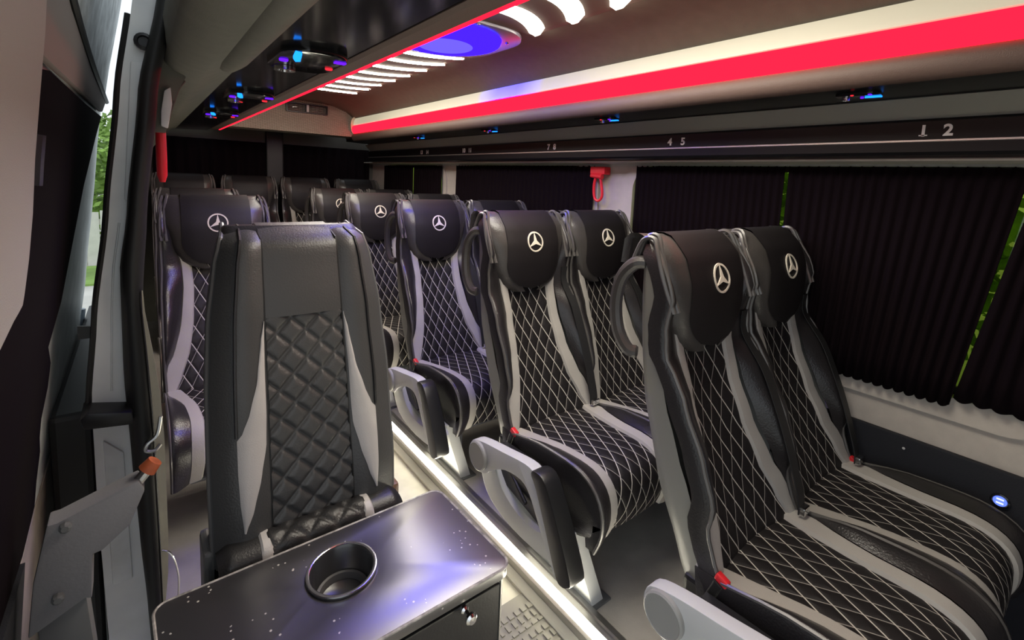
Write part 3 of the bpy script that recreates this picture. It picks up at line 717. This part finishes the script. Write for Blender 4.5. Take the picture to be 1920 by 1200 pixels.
# USB socket
t = thing('usb_socket', 'round blue-lit usb socket in black lower wall panel', 'socket', (1.742, 0.125, 0.508))
part('ring', MB().lathe([(0.019,0.0),(0.019,-0.004),(0.015,-0.006),(0.0135,-0.004)], (0, 0, 0), 'x', 24, False), gloss, t)
part('face', MB().lathe([(0.0135,-0.003),(0,-0.0032)], (0, 0, 0), 'x', 24), emis('usb_glow', (0.12, 0.2, 1.0), 1.3), t)
for dz in (-0.005, 0.005): part('port', MB().box((-0.0045, -0.007, dz-0.002), (-0.0033, 0.007, dz+0.002)), emis('usb_port', (0.8, 0.85, 1.0), 1.0) if dz > 0 else MATS['usb_port'] if 'usb_port' in MATS else emis('usb_port', (0.8, 0.85, 1.0), 1.0), t, False)

# ================================================================== JUMP SEAT
t = thing('jump_seat', 'wide charcoal jump seat with puffed diamond quilting and pale grey inserts behind the table', 'seat', (0.292, 1.10, FZ))
JH = [(.40,.198),(.55,.200),(.75,.197),(.90,.188),(1.02,.172),(1.07,.160),(1.10,.145)]      # outer half width by height
JY = [(.38,-.03),(.5,-.02),(.7,.015),(.9,.055),(1.05,.085),(1.085,.10),(1.10,.125)]         # front surface
jh = lambda z: ip(JH, z); jy = lambda z: ip(JY, z)
jc = lambda z: 0.083+0.012*(0.9-z)    # half width of the centre panel
mb = MB(); rows = []
for z in frange(.36, 1.10, 28):
    h = jh(z); y0 = jy(z)+.012; y1 = y0+.085 if z < 1.06 else y0+.085-(z-1.06)*1.2
    rows.append([(h*c*(1 if abs(s) < .99 else .96), y0+(y1-y0)*(.5+.5*s), z) for c, s in ((-1,-.6),(-1,.4),(-.94,.9),(-.7,1),(0,1.1),(.7,1),(.94,.9),(1,.4),(1,-.6),(.9,-1),(0,-1),(-.9,-1))])
mb.grid(rows, close=True); k = len(mb.v)-12; mb.f.append(tuple(range(k, len(mb.v)))); mb.f.append(tuple(range(12)))
part('back_body', mb, jleather_d, t, sharp=60)
def jquilt(zs, wf, yf, name, parent, dw, dh):
    mb = MB(); rows = []
    for z in zs:
        w = wf(z); r = []
        for u in frange(-1, 1, 60):
            x = u*w
            a = abs((x/dw+z/dh) % 1-.5); c = abs((x/dw-z/dh) % 1-.5); m_ = max(a, c)
            d = .0085*(1-(2*m_)**4)
            r.append(yf(x, z, d))
        rows.append(r)
    return part(name, mb.grid(rows), jleather, parent, sharp=180)
jquilt(frange(.445, .905, 160), jc, lambda x, z, d: (x, jy(z)-.010-d, z), 'quilted_panel', t, .062, .062)['label'] = 'charcoal leather quilted in puffed diamonds'
mb = MB(); rows = []
for z in frange(.905, 1.07, 10)+[1.085, 1.098, 1.104, 1.100]:
    k = max(0, z-1.07); y = jy(min(z, 1.07))-.016
    rows.append([(u*jc(z)*1.0, y+ (k*2.2 if z < 1.1035 else .10)-.006*(1-u*u), z) for u in frange(-1, 1, 8)])
part('top_panel', mb.grid(rows), jleather, t, sharp=80)
for sd in (-1, 1):
    mb = MB(); rows = []; p1 = []; p2 = []; p3 = []
    for z in frange(.40, 1.075, 30)+[1.092, 1.10]:
        a = jc(z); h = jh(z)-.004; k = max(0, z-1.075)*2.4; r = []
        for u in frange(0, 1, 10):
            x = a+(h-a)*u; r.append((sd*x, jy(z)-.008-.022*math.sin(math.pi*(.1+.8*u))+.018*u*u+k, z))
        rows.append(r); p1.append((sd*(a+.001), jy(z)-.014+k, z)); q = r[6]; p2.append((q[0], q[1]-.002, z)); p3.append((sd*(h+.003), jy(z)+.012+k, z))
    bo = part('side_bolster', mb.grid(rows), jleather, t, sharp=80)
    seam = mat('dark_seam', (0.01, 0.01, 0.01), 0.5)
    part('seam', MB().tube(p1, .0028, 6), seam, bo); part('piping', MB().tube(p2[12:], .0035, 6), jleather_d, bo); part('piping', MB().tube(p3, .0055, 8), mat('jump_piping', (0.11, 0.11, 0.11), 0.35), bo)
    # pale flame-shaped insert lying on the bolster
    inner = [(.90,.003),(.86,.004),(.78,.006),(.70,.006),(.64,.008),(.58,.020),(.52,.036),(.475,.052)]
    outer = [(.90,.004),(.86,.012),(.78,.022),(.72,.038),(.67,.056),(.665,.064),(.60,.064),(.54,.062),(.475,.056)]
    mb = MB(); rows = []
    for z in frange(.475, .90, 36):
        a = jc(z); h = jh(z)-.004; i0 = ip(sorted(inner), z); o0 = max(ip(sorted(outer), z), i0+.001); r = []
        for u in frange(0, 1, 5):
            x = a+i0+(o0-i0)*u; uu = (x-a)/(h-a)
            cr = .0016*math.sin(z*230+u)*(1 if z > .66 else .4)
            r.append((sd*x, jy(z)-.0105-.022*math.sin(math.pi*(.1+.8*uu))+.018*uu*uu-(.001 if 0 < u < 1 else -.0015)-cr*(u*(1-u)*4), z))
        rows.append(r)
    part('pale_insert', mb.grid(rows), jgrey, bo, sharp=180)['label'] = 'pale grey leather insert'
# cushion
cush = smooth([(.0,.448),(-.03,.456),(-.055,.458),(-.078,.452),(-.093,.435),(-.098,.40),(-.094,.30)], 6)
ls = [0]
for a, b_ in zip(cush, cush[1:]): ls.append(ls[-1]+math.hypot(a[0]-b_[0], a[1]-b_[1]))
mb = MB(); rows = []
for (y, z), s in zip(cush, ls):
    r = []
    for u in frange(-1, 1, 64):
        x = u*.195; q = 1 if abs(x) < .105 else 0
        a = abs((x/.062+s/.062) % 1-.5); c = abs((x/.062-s/.062) % 1-.5); d = q*.007*(1-(2*max(a, c))**4)-.03*max(0, abs(u)-.9)/.1*.6
        r.append((x, y, z+d))
    rows.append(r)
cu_ = part('cushion', mb.grid(rows), jleather_d, t, sharp=180)
part('cushion_base', MB().prism([(-.0,.27),(-.0,.435),(-.07,.438),(-.085,.42),(-.091,.38),(-.090,.27)], 'x', -.19, .19), jleather_d, cu_, True, bevel=.01)
for sd in (-1, 1):
    mb = MB(); rows = []
    for (y, z) in cush[4:-8]:
        q = 1 if y < -.03 else .7
        rows.append([(sd*(.118-.010*q*1)+dx*q, y, z+.004+dz) for dx, dz in ((-.011, -.003), (-.007, .002), (.007, .002), (.011, -.003))])
    part('pale_insert', mb.grid(rows), jgrey, cu_)
part('frame', MB().box((-.17,-.085,.22), (.17,-.02,.27)).box((-.16,-.05,0), (-.12,.0,.24)).box((.12,-.05,0), (.16,.0,.24)).box((-.16,-.085,0), (-.12,-.05,.24)).box((.12,-.085,0), (.16,-.05,.24)), blackpl, t, False)
part('hinge', MB().box((.19,-.02,.30), (.215,.07,.44)), mat('brown_plastic', (0.18, 0.10, 0.06), 0.5), t, False, bevel=.008)
part('hinge', MB().box((-.215,-.02,.24), (-.195,.07,.44)), plastic_d, t, False, bevel=.008)

# ================================================================== TABLE CABINET
TZ = 0.50
top_m = bpy.data.materials.new('worn_satin_black_top'); top_m.use_nodes = True
n = top_m.node_tree.nodes; l = top_m.node_tree.links; b = n['Principled BSDF']
tc = n.new('ShaderNodeTexCoord'); v = n.new('ShaderNodeTexVoronoi'); v.inputs['Scale'].default_value = 95; l.new(tc.outputs['Object'], v.inputs['Vector'])
nz = n.new('ShaderNodeTexNoise'); nz.inputs['Scale'].default_value = 9; nz.inputs['Detail'].default_value = 3; l.new(tc.outputs['Object'], nz.inputs['Vector'])
m1 = n.new('ShaderNodeMath'); m1.operation = 'LESS_THAN'; m1.inputs[1].default_value = 0.20; l.new(v.outputs['Distance'], m1.inputs[0])
m2 = n.new('ShaderNodeMath'); m2.operation = 'GREATER_THAN'; m2.inputs[1].default_value = 0.52; l.new(nz.outputs['Fac'], m2.inputs[0])
sv = n.new('ShaderNodeSeparateColor'); l.new(v.outputs['Color'], sv.inputs[0])
m3 = n.new('ShaderNodeMath'); m3.operation = 'GREATER_THAN'; m3.inputs[1].default_value = 0.55; l.new(sv.outputs[0], m3.inputs[0])
m4 = n.new('ShaderNodeMath'); m4.operation = 'MULTIPLY'; l.new(m1.outputs[0], m4.inputs[0]); l.new(m2.outputs[0], m4.inputs[1])
m5 = n.new('ShaderNodeMath'); m5.operation = 'MULTIPLY'; l.new(m4.outputs[0], m5.inputs[0]); l.new(m3.outputs[0], m5.inputs[1])
mx = n.new('ShaderNodeMix'); mx.data_type = 'RGBA'; mx.inputs[6].default_value = (0.022, 0.021, 0.025, 1); mx.inputs[7].default_value = (0.55, 0.52, 0.50, 1)
l.new(m5.outputs[0], mx.inputs[0]); l.new(mx.outputs[2], b.inputs['Base Color'])
b.inputs['Roughness'].default_value = 0.33; b.inputs['Specular IOR Level'].default_value = 0.8; b.inputs['IOR'].default_value = 1.9
n2 = n.new('ShaderNodeTexNoise'); n2.inputs['Scale'].default_value = 45; n2.inputs['Detail'].default_value = 4; l.new(tc.outputs['Object'], n2.inputs['Vector'])
bp = n.new('ShaderNodeBump'); bp.inputs['Strength'].default_value = 0.05; bp.inputs['Distance'].default_value = 0.003; l.new(n2.outputs['Fac'], bp.inputs['Height']); l.new(bp.outputs[0], b.inputs['Normal'])
t = thing('table_cabinet', 'low black cabinet with worn glossy table top, cup holder and chrome knob', 'cabinet', (0.29, 0.845, FZ))
SAG = Matrix(((1,0,-.04,0),(0,1,-.025,0),(.04,.025,1,0),(0,0,0,1))); PV = Matrix.Translation((0, 0, TZ-FZ))
def sag(o): o.data.transform(PV @ SAG @ PV.inverted())      # the top has settled, a little lower towards the door and the front
CH = [(0.0+.059*math.cos(a), 0.027+.059*math.sin(a)) for a in frange(0, 2*math.pi, 36)[:-1]]
tt = part('table_top', plate_with_holes([(x-(y*.045), y+x*-.035) for x, y in rrect(-.292, -.148, .275, .138, .024, 6)], [CH], lambda u, v_, d: (u, v_, TZ-FZ-.024+d), .024), top_m, t, True, bevel=.003, sharp=30)
mb = MB(); rr = [(x-(y*.045), y+x*-.035) for x, y in rrect(-.292, -.148, .275, .138, .024, 6)]
part('edge_band', MB().tube([(x, y, TZ-FZ-.001) for x, y in rr]+[(rr[0][0], rr[0][1], TZ-FZ-.001)], .0028, 6), mat('chipped_edge', (0.35, 0.33, 0.32), 0.35, var=0.6, vscale=60), tt)
part('cabinet_body', MB().box((-.282, -.135, 0), (.272, -.120, TZ-FZ-.048)).box((-.282, .088, 0), (.272, .099, TZ-FZ-.045)).box((-.282, -.1199, 0), (-.268, .0879, TZ-FZ-.050)).box((.258, -.1199, 0), (.272, .0879, TZ-FZ-.030)).box((-.267, -.119, .02), (.257, .087, .03)), mat('black_cabinet_laminate', (0.012, 0.012, 0.013), 0.4, bump=.1, bscale=200), t, False, bevel=.003)
kn = part('knob', MB().lathe([(.0085,-.002),(.0085,-.006),(.005,-.010),(.005,-.018),(.011,-.024),(.012,-.030),(.008,-.034),(0,-.035)], (.184, -.133, .393), 'y', 20), chrome, t)
part('side_edge', MB().box((.2722, -.137, 0), (.276, -.130, TZ-FZ-.026)), alu, t, False)
cup = part('cup_holder', MB().lathe([(.0665,TZ-FZ+.0005),(.066,TZ-FZ+.005),(.060,TZ-FZ+.006),(.0565,TZ-FZ+.002),(.054,TZ-FZ-.055),(.048,TZ-FZ-.060),(.0,TZ-FZ-.060)], (.0, .027, 0), 'z', 36, False), mat('black_cup_plastic', (0.03, 0.03, 0.032), 0.25, spec=.7), t, sharp=50)
part('inner_ring', MB().lathe([(.052,TZ-FZ-.052),(.050,TZ-FZ-.045),(.044,TZ-FZ-.045),(.042,TZ-FZ-.059)], (.0, .027, 0), 'z', 30, False), mat('cup_ring_grey', (0.12, 0.12, 0.12), 0.35), cup)
part('rim', MB().lathe([(.0665,TZ-FZ+.004),(.066,TZ-FZ+.0068),(.062,TZ-FZ+.0072),(.060,TZ-FZ+.0062)], (.0, .027, 0), 'z', 36, False), chrome, cup)

for o in t.children_recursive:
    if o.name.split('.')[0] in ('table_top', 'edge_band', 'cup_holder', 'inner_ring', 'rim'): sag(o)
# ================================================================== DOOR SIDE
# rear pillar of the door opening
LFT = [(1.64,.003),(1.43,-.026),(1.17,-.054),(.94,-.083),(.75,-.100),(.5,-.100),(.24,-.095),(.05,-.09)]
RGT = [(1.64,.045),(1.44,.007),(1.17,-.022),(1.05,-.038),(.93,-.040),(.81,-.040),(.61,-.033),(.41,-.025),(.22,-.016),(.05,-.010)]
pil = lambda tab, z: ip(sorted(tab), z)
mb = MB(); zs = frange(.05, 1.75, 40)
L_ = [(pil(LFT, z)-.001 if z < 1.64 else .003+(z-1.64)*.15, z) for z in zs]; R_ = [(pil(RGT, z)+.004 if z < 1.64 else .049+(z-1.64)*.2, z) for z in zs]
mb.prism(L_+R_[::-1], 'y', 1.36, 1.47)
pil_o = struct('wall_left_pillar', mb, metal_w, False, 'pale painted metal pillar at the rear of the door opening')
pil_o.name = 'trim_7'
part('crease', MB().tube([(pil(LFT, z)*.45+pil(RGT, z)*.55, 1.359, z) for z in frange(.77, 1.15, 12)], .002, 6), metal_g, pil_o)
part('pressed_panel', MB().prism([(-.082,.30),(-.045,.30),(-.05,.62),(-.085,.66)], 'y', 1.352, 1.361), metal_g, pil_o, bevel=.004)
part('pressed_panel', MB().prism([(-.028,1.20),(-.008,1.20),(.018,1.50),(-.006,1.50)], 'y', 1.354, 1.361), metal_w, pil_o, bevel=.003)
part('striker_cup', MB().lathe([(.018,-.001),(.018,-.012),(.012,-.014),(.010,-.006),(0,-.006)], (.018, 1.36, 1.545), 'y', 16), blackpl, pil_o)
part('step_bracket', MB().prism([(-.112,.715),(-.03,.705),(-.03,.735),(-.105,.752),(-.118,.74)], 'y', 1.30, 1.40), blackpl, pil_o, bevel=.006)
part('skin_edge', MB().tube([(pil(LFT, z)-.006, 1.365, z) for z in frange(.75, 1.60, 20)], .006, 8), rubber, pil_o)
part('latch_plate', MB().prism([(-.118,.895),(-.088,.895),(-.088,.92),(-.118,.925)], 'y', 1.37, 1.376), blackpl, pil_o, False)
# door seal
mb = MB(); rows = []
SL = [(1.75,.07),(1.64,.046),(1.44,.007),(1.17,-.022),(1.05,-.038),(.81,-.040),(.61,-.033),(.41,-.025),(.22,-.016),(.05,-.010)]
SR = [(1.75,.10),(1.64,.073),(1.44,.036),(1.17,.008),(.98,-.006),(.80,.003),(.67,.008),(.39,.010),(.05,.010)]
for z in frange(.05, 1.75, 44):
    a, c = pil(SL, z), pil(SR, z)
    rows.append([(a, 1.359, z), (a, 1.34, z), (a+(c-a)*.25, 1.325, z), (a+(c-a)*.75, 1.325, z), (c, 1.34, z), (c, 1.47, z)])
s_ = part('door_seal', mb.grid(rows), rubber, sharp=80); s_.modifiers.new('t', 'SOLIDIFY').thickness = .003
tag(s_, 'black rubber seal running down the rear edge of the door opening', 'seal')
# cream inner strip
mb = MB(); rows = []
for z, w in ((1.0,.002),(.95,.004),(.86,.010),(.75,.016),(.65,.017),(.52,.016),(.40,.015),(.30,.012),(.20,.002)):
    c = pil(SR, z)+.0005; rows.append([(c, 1.333, z), (c, 1.327, z), (c+w, 1.327, z), (c+w, 1.333, z)])
st = tag(part('lining_strip', mb.grid(rows, close=True), cream, sharp=60), 'narrow cream strip beside the door seal, pointed at the bottom', 'trim strip')
part('wire_tie', MB().tube(smooth([(.012,1.325,.365),(.03,1.32,.35),(.042,1.32,.29),(.040,1.32,.22)], 5), .002, 6), chrome, st)
part('hook', MB().tube(smooth([(.020,1.325,.70),(.012,1.32,.66),(-.006,1.315,.645),(-.010,1.315,.63),(.006,1.315,.625),(.018,1.32,.635)], 4), .004, 6), alu, st)

# sliding door, pushed back along the outside of the body
DX = [(-.2,-.245),(.0,-.24),(.30,-.214),(.67,-.188),(.9,-.159),(1.23,-.123),(1.5,-.095),(1.86,-.037),(2.0,-.01)]
dx = lambda z: ip(DX, z)
D = thing('sliding_door', 'open sliding door with beige lining and black curtained window', 'door', (-0.15, 1.5, 0.0))
def dplate(name, poly, d0, d1, material, parent=D, label=None, holes=(), bevel=0.0, nz=1):
    """poly of (y,z) laid on the tumblehome surface of the door"""
    def dens(pl):
        o = []
        for i, p in enumerate(pl):
            q = pl[(i+1) % len(pl)]
            m = max(1, int(abs(q[1]-p[1])/0.12))
            for k in range(m): o.append((p[0]+(q[0]-p[0])*k/m, p[1]+(q[1]-p[1])*k/m))
        return o
    mb = plate_with_holes(dens(poly), [dens(h) for h in holes], lambda u, v, d: (dx(v)+d0+d+0.15, u-1.5, v), d1-d0)
    o = part(name, mb, material, parent, True, bevel, sharp=30)
    if label: o['label'] = label
    return o
win = smoothc([(.88,.95),(.84,1.0),(.84,1.30),(.90,1.36),(1.35,1.37),(1.45,1.33),(1.36,1.1),(1.28,.97),(1.22,.94)], 3)
dplate('door_frame', [(.55,.0),(2.28,.0),(2.29,.6),(2.295,1.2),(2.30,1.62),(2.26,1.75),(.55,1.75)], -.055, -.003, metal_g, holes=[win], label='grey painted inner door frame')
hem = [(1.24+.03*math.sin(k*1.7), .66+.045*k) for k in range(7)]
dplate('window_curtain', [(.74,.62),(1.10,.60),(1.22,.62)]+hem+[(1.38,.98),(1.50,1.10),(1.66,1.22),(1.95,1.36),(2.10,1.43),(1.55,1.415),(.95,1.405),(.74,1.38)], -.002, .010, curtain_m, label='black curtain over the door window')
dplate('window_glass', win, -.040, -.036, glass_m)
bt_ = smoothc([(.45,1.13),(.70,1.108),(.745,1.13),(.762,1.22),(.755,1.35),(.74,1.50),(.73,1.75),(.45,1.75)], 2)
dplate('padded_pillar_trim', bt_, 0.0, .028, mat('light_padded_lining', (0.42, 0.41, 0.375), 0.8, bump=.4, bscale=700), label='light beige padded lining', bevel=.010)
dplate('header_trim', [(.76,1.41),(1.30,1.425),(2.10,1.445),(2.25,1.49),(1.6,1.505),(1.12,1.535),(.76,1.58)], 0.0, .012, mat('pinkish_lining', (0.30, 0.25, 0.23), 0.7, bump=.3, bscale=600), bevel=.004)
dplate('upper_flange', [(2.285,1.50),(2.30,1.62),(2.30,1.95),(.85,1.95),(.85,1.60),(1.12,1.555),(1.6,1.525)], -.02, .006, mat('chalky_pale_metal', (0.50, 0.52, 0.52), 0.7, var=.3, vscale=16, bump=.6, bscale=30), label='rough pale upper flange of the door')
seal_pts = [(2.28,1.495),(1.6,1.515),(1.12,1.545),(.8,1.59)]
part('flange_seal', MB().tube([(dx(z)+.012+.15, y-1.5, z) for y, z in smooth(seal_pts, 4)], .007, 8), rubber, D)
dplate('lower_trim', [(.55,.0),(1.02,.0),(1.06,.30),(1.08,.60),(.95,.60),(.74,.62),(.74,1.02),(.55,1.02)], -.001, .016, darkpanel, label='dark lower door lining')
dplate('lower_skin', [(1.04,.0),(2.26,.0),(2.26,.55),(1.9,.60),(1.20,.58),(1.10,.56),(1.09,.30)], -.001, .005, mat('brownish_paint', (0.34, 0.29, 0.24), 0.6, var=.3, vscale=8), label='brown stained lower door skin')
part('rear_edge', MB().tube([(dx(z)-.008+.15, 2.292-1.5, z) for z in frange(-.1, .75, 10)], .016, 8), mat('blue_grey_edge', (0.30, 0.36, 0.42), 0.3), D)
part('pull_handle', MB().tube([(dx(z)+.022+.15, .80-1.5, z) for z in frange(1.25, 1.31, 4)], .008, 8), chrome, D)
# roller bracket carried by the door
B = thing('roller_bracket', 'grey steel roller arm bolted to the sliding door', 'bracket', (-.105, 1.00, .535))
mb = MB().prism([(-.060,-.010),(-.050,.08),(-.030,.172),(-.018,.172),(.068,.200),(.086,.205),(.094,.185),(.072,.130),(.035,.100),(.022,.098),(.018,.02),(.010,.025)], 'y', -.012, .03)
part('bracket_plate', mb, mat('dark_steel', (0.20, 0.20, 0.215), 0.5, bump=.1, bscale=200), B, True, bevel=.004)
part('foot', MB().prism([(-.048,-.13),(-.050,-.005),(.010,.026),(.020,-.13)], 'y', .0, .04), plastic_d, B, True, bevel=.003)
for x, z in ((-.008,.163), (-.022,.045)):
    part('bolt', MB().lathe([(.008,-.012),(.008,-.020),(.005,-.022),(0,-.022)], (x, 0, z), 'y', 8), plastic_d, B, False)
part('axle', MB().tube([(.082,.005,.192),(.098,.005,.212)], .009, 10), alu, B)
part('roller', MB().tube([(.098,.005,.212),(.110,.005,.226)], [.015, .012], 12), mat('rusty_orange', (0.40, 0.09, 0.03), 0.6, var=.4, vscale=40), B)
part('side_moulding', MB().box((-.178, 1.40, .02), (-.106, 2.5, .715)), rubber, pil_o, False, bevel=.012)['label'] = 'black moulding low on the body side'
# body sill below the pillar
struct('trim_8', MB().prism([(-.12,.0),(-.12,.04),(-.06,.05),(-.02,.05),(-.02,.0)], 'y', YF, 1.36), alu, False, 'metal sill of the door opening')

# ================================================================== OUTSIDE
gm_ = mat('pale_paving', (0.62, 0.60, 0.54), 0.9, var=.15, vscale=1.5)
g = part('ground', MB().box((-40, -30, -.66), (40, 60, -.60)), gm_, None, False); g['kind'] = 'structure'; g['label'] = 'pale paved yard outside the van'
leaf_m = mat('leaf_green', (0.20, 0.34, 0.06), 0.7, var=.5, vscale=3); bark_m = mat('bark', (0.12, 0.08, 0.05), 0.9)
grass_m = mat('grass_green', (0.22, 0.36, 0.08), 0.8, var=.3, vscale=2)
def tree(loc, h, w, n_, label, group):
    t = thing('leafy_shrub', label, 'shrub', loc, group)
    part('stem', MB().tube([(0,0,0),(.05,0,h*.4),(0,.05,h*.8)], [.06,.045,.02], 8), bark_m, t)
    mb = MB()
    for i in range(n_):
        while True:
            p = Vector((random.uniform(-1,1), random.uniform(-1,1), random.uniform(-1,1)))
            if p.length < 1: break
        c = Vector((p.x*w, p.y*w, h*.55+p.z*h*.48)); s = random.uniform(.06, .13)
        a = Vector((random.uniform(-1,1), random.uniform(-1,1), random.uniform(-.6,.6))).normalized(); b_ = a.orthogonal().normalized()
        mb.add([c-a*s, c+b_*s*.5, c+a*s, c-b_*s*.5], [(0,1,2,3)])
    part('foliage', mb, leaf_m, t, False)['kind'] = 'stuff'
for i, (x, y, h, w) in enumerate(((-.2,13.2,2.9,1.25),(-2.9,13.4,3.1,1.3),(-1.5,16.6,3.2,1.4))):
    tree((x, y, -.60), h, w, 2600, ['light green shrub behind the fence nearest the van', 'light green shrub behind the fence beyond the door', 'taller light green shrub standing furthest back'][i], 'shrubs behind the fence')
for i, (x, y) in enumerate(((5.0,-1.4),(5.0,1.7),(5.2,4.8))):
    tree((x, y, -.60), 3.0, 1.45, 2600, ['green shrub outside the front part of the big side window', 'green shrub outside the rear part of the big side window', 'green shrub outside the middle side window'][i], 'shrubs outside the side windows')
f = thing('fence', 'pale board fence beyond the open door', 'fence', (-1.5, 11.5, -.60))
fm = mat('whitewashed_boards', (0.70, 0.68, 0.62), 0.8, var=.1, vscale=6)
bd = MB().box((-.09, -.012, .02), (.09, .012, 1.0)).mesh('board', fm, False)
for k in range(16):
    o = link('board', bd, f); o.location = (-1.6+.2*k, random.uniform(-.006,.006), random.uniform(-.02,.02))
part('fence_rail', MB().box((-1.8, .014, .75), (1.6, .05, .85)), fm, f, False)
gs = part('grass_strip', MB().box((-6, 9.6, -.60), (4, 11.3, -.57)), grass_m, None, False); gs['kind'] = 'structure'; gs['label'] = 'green verge before the fence'
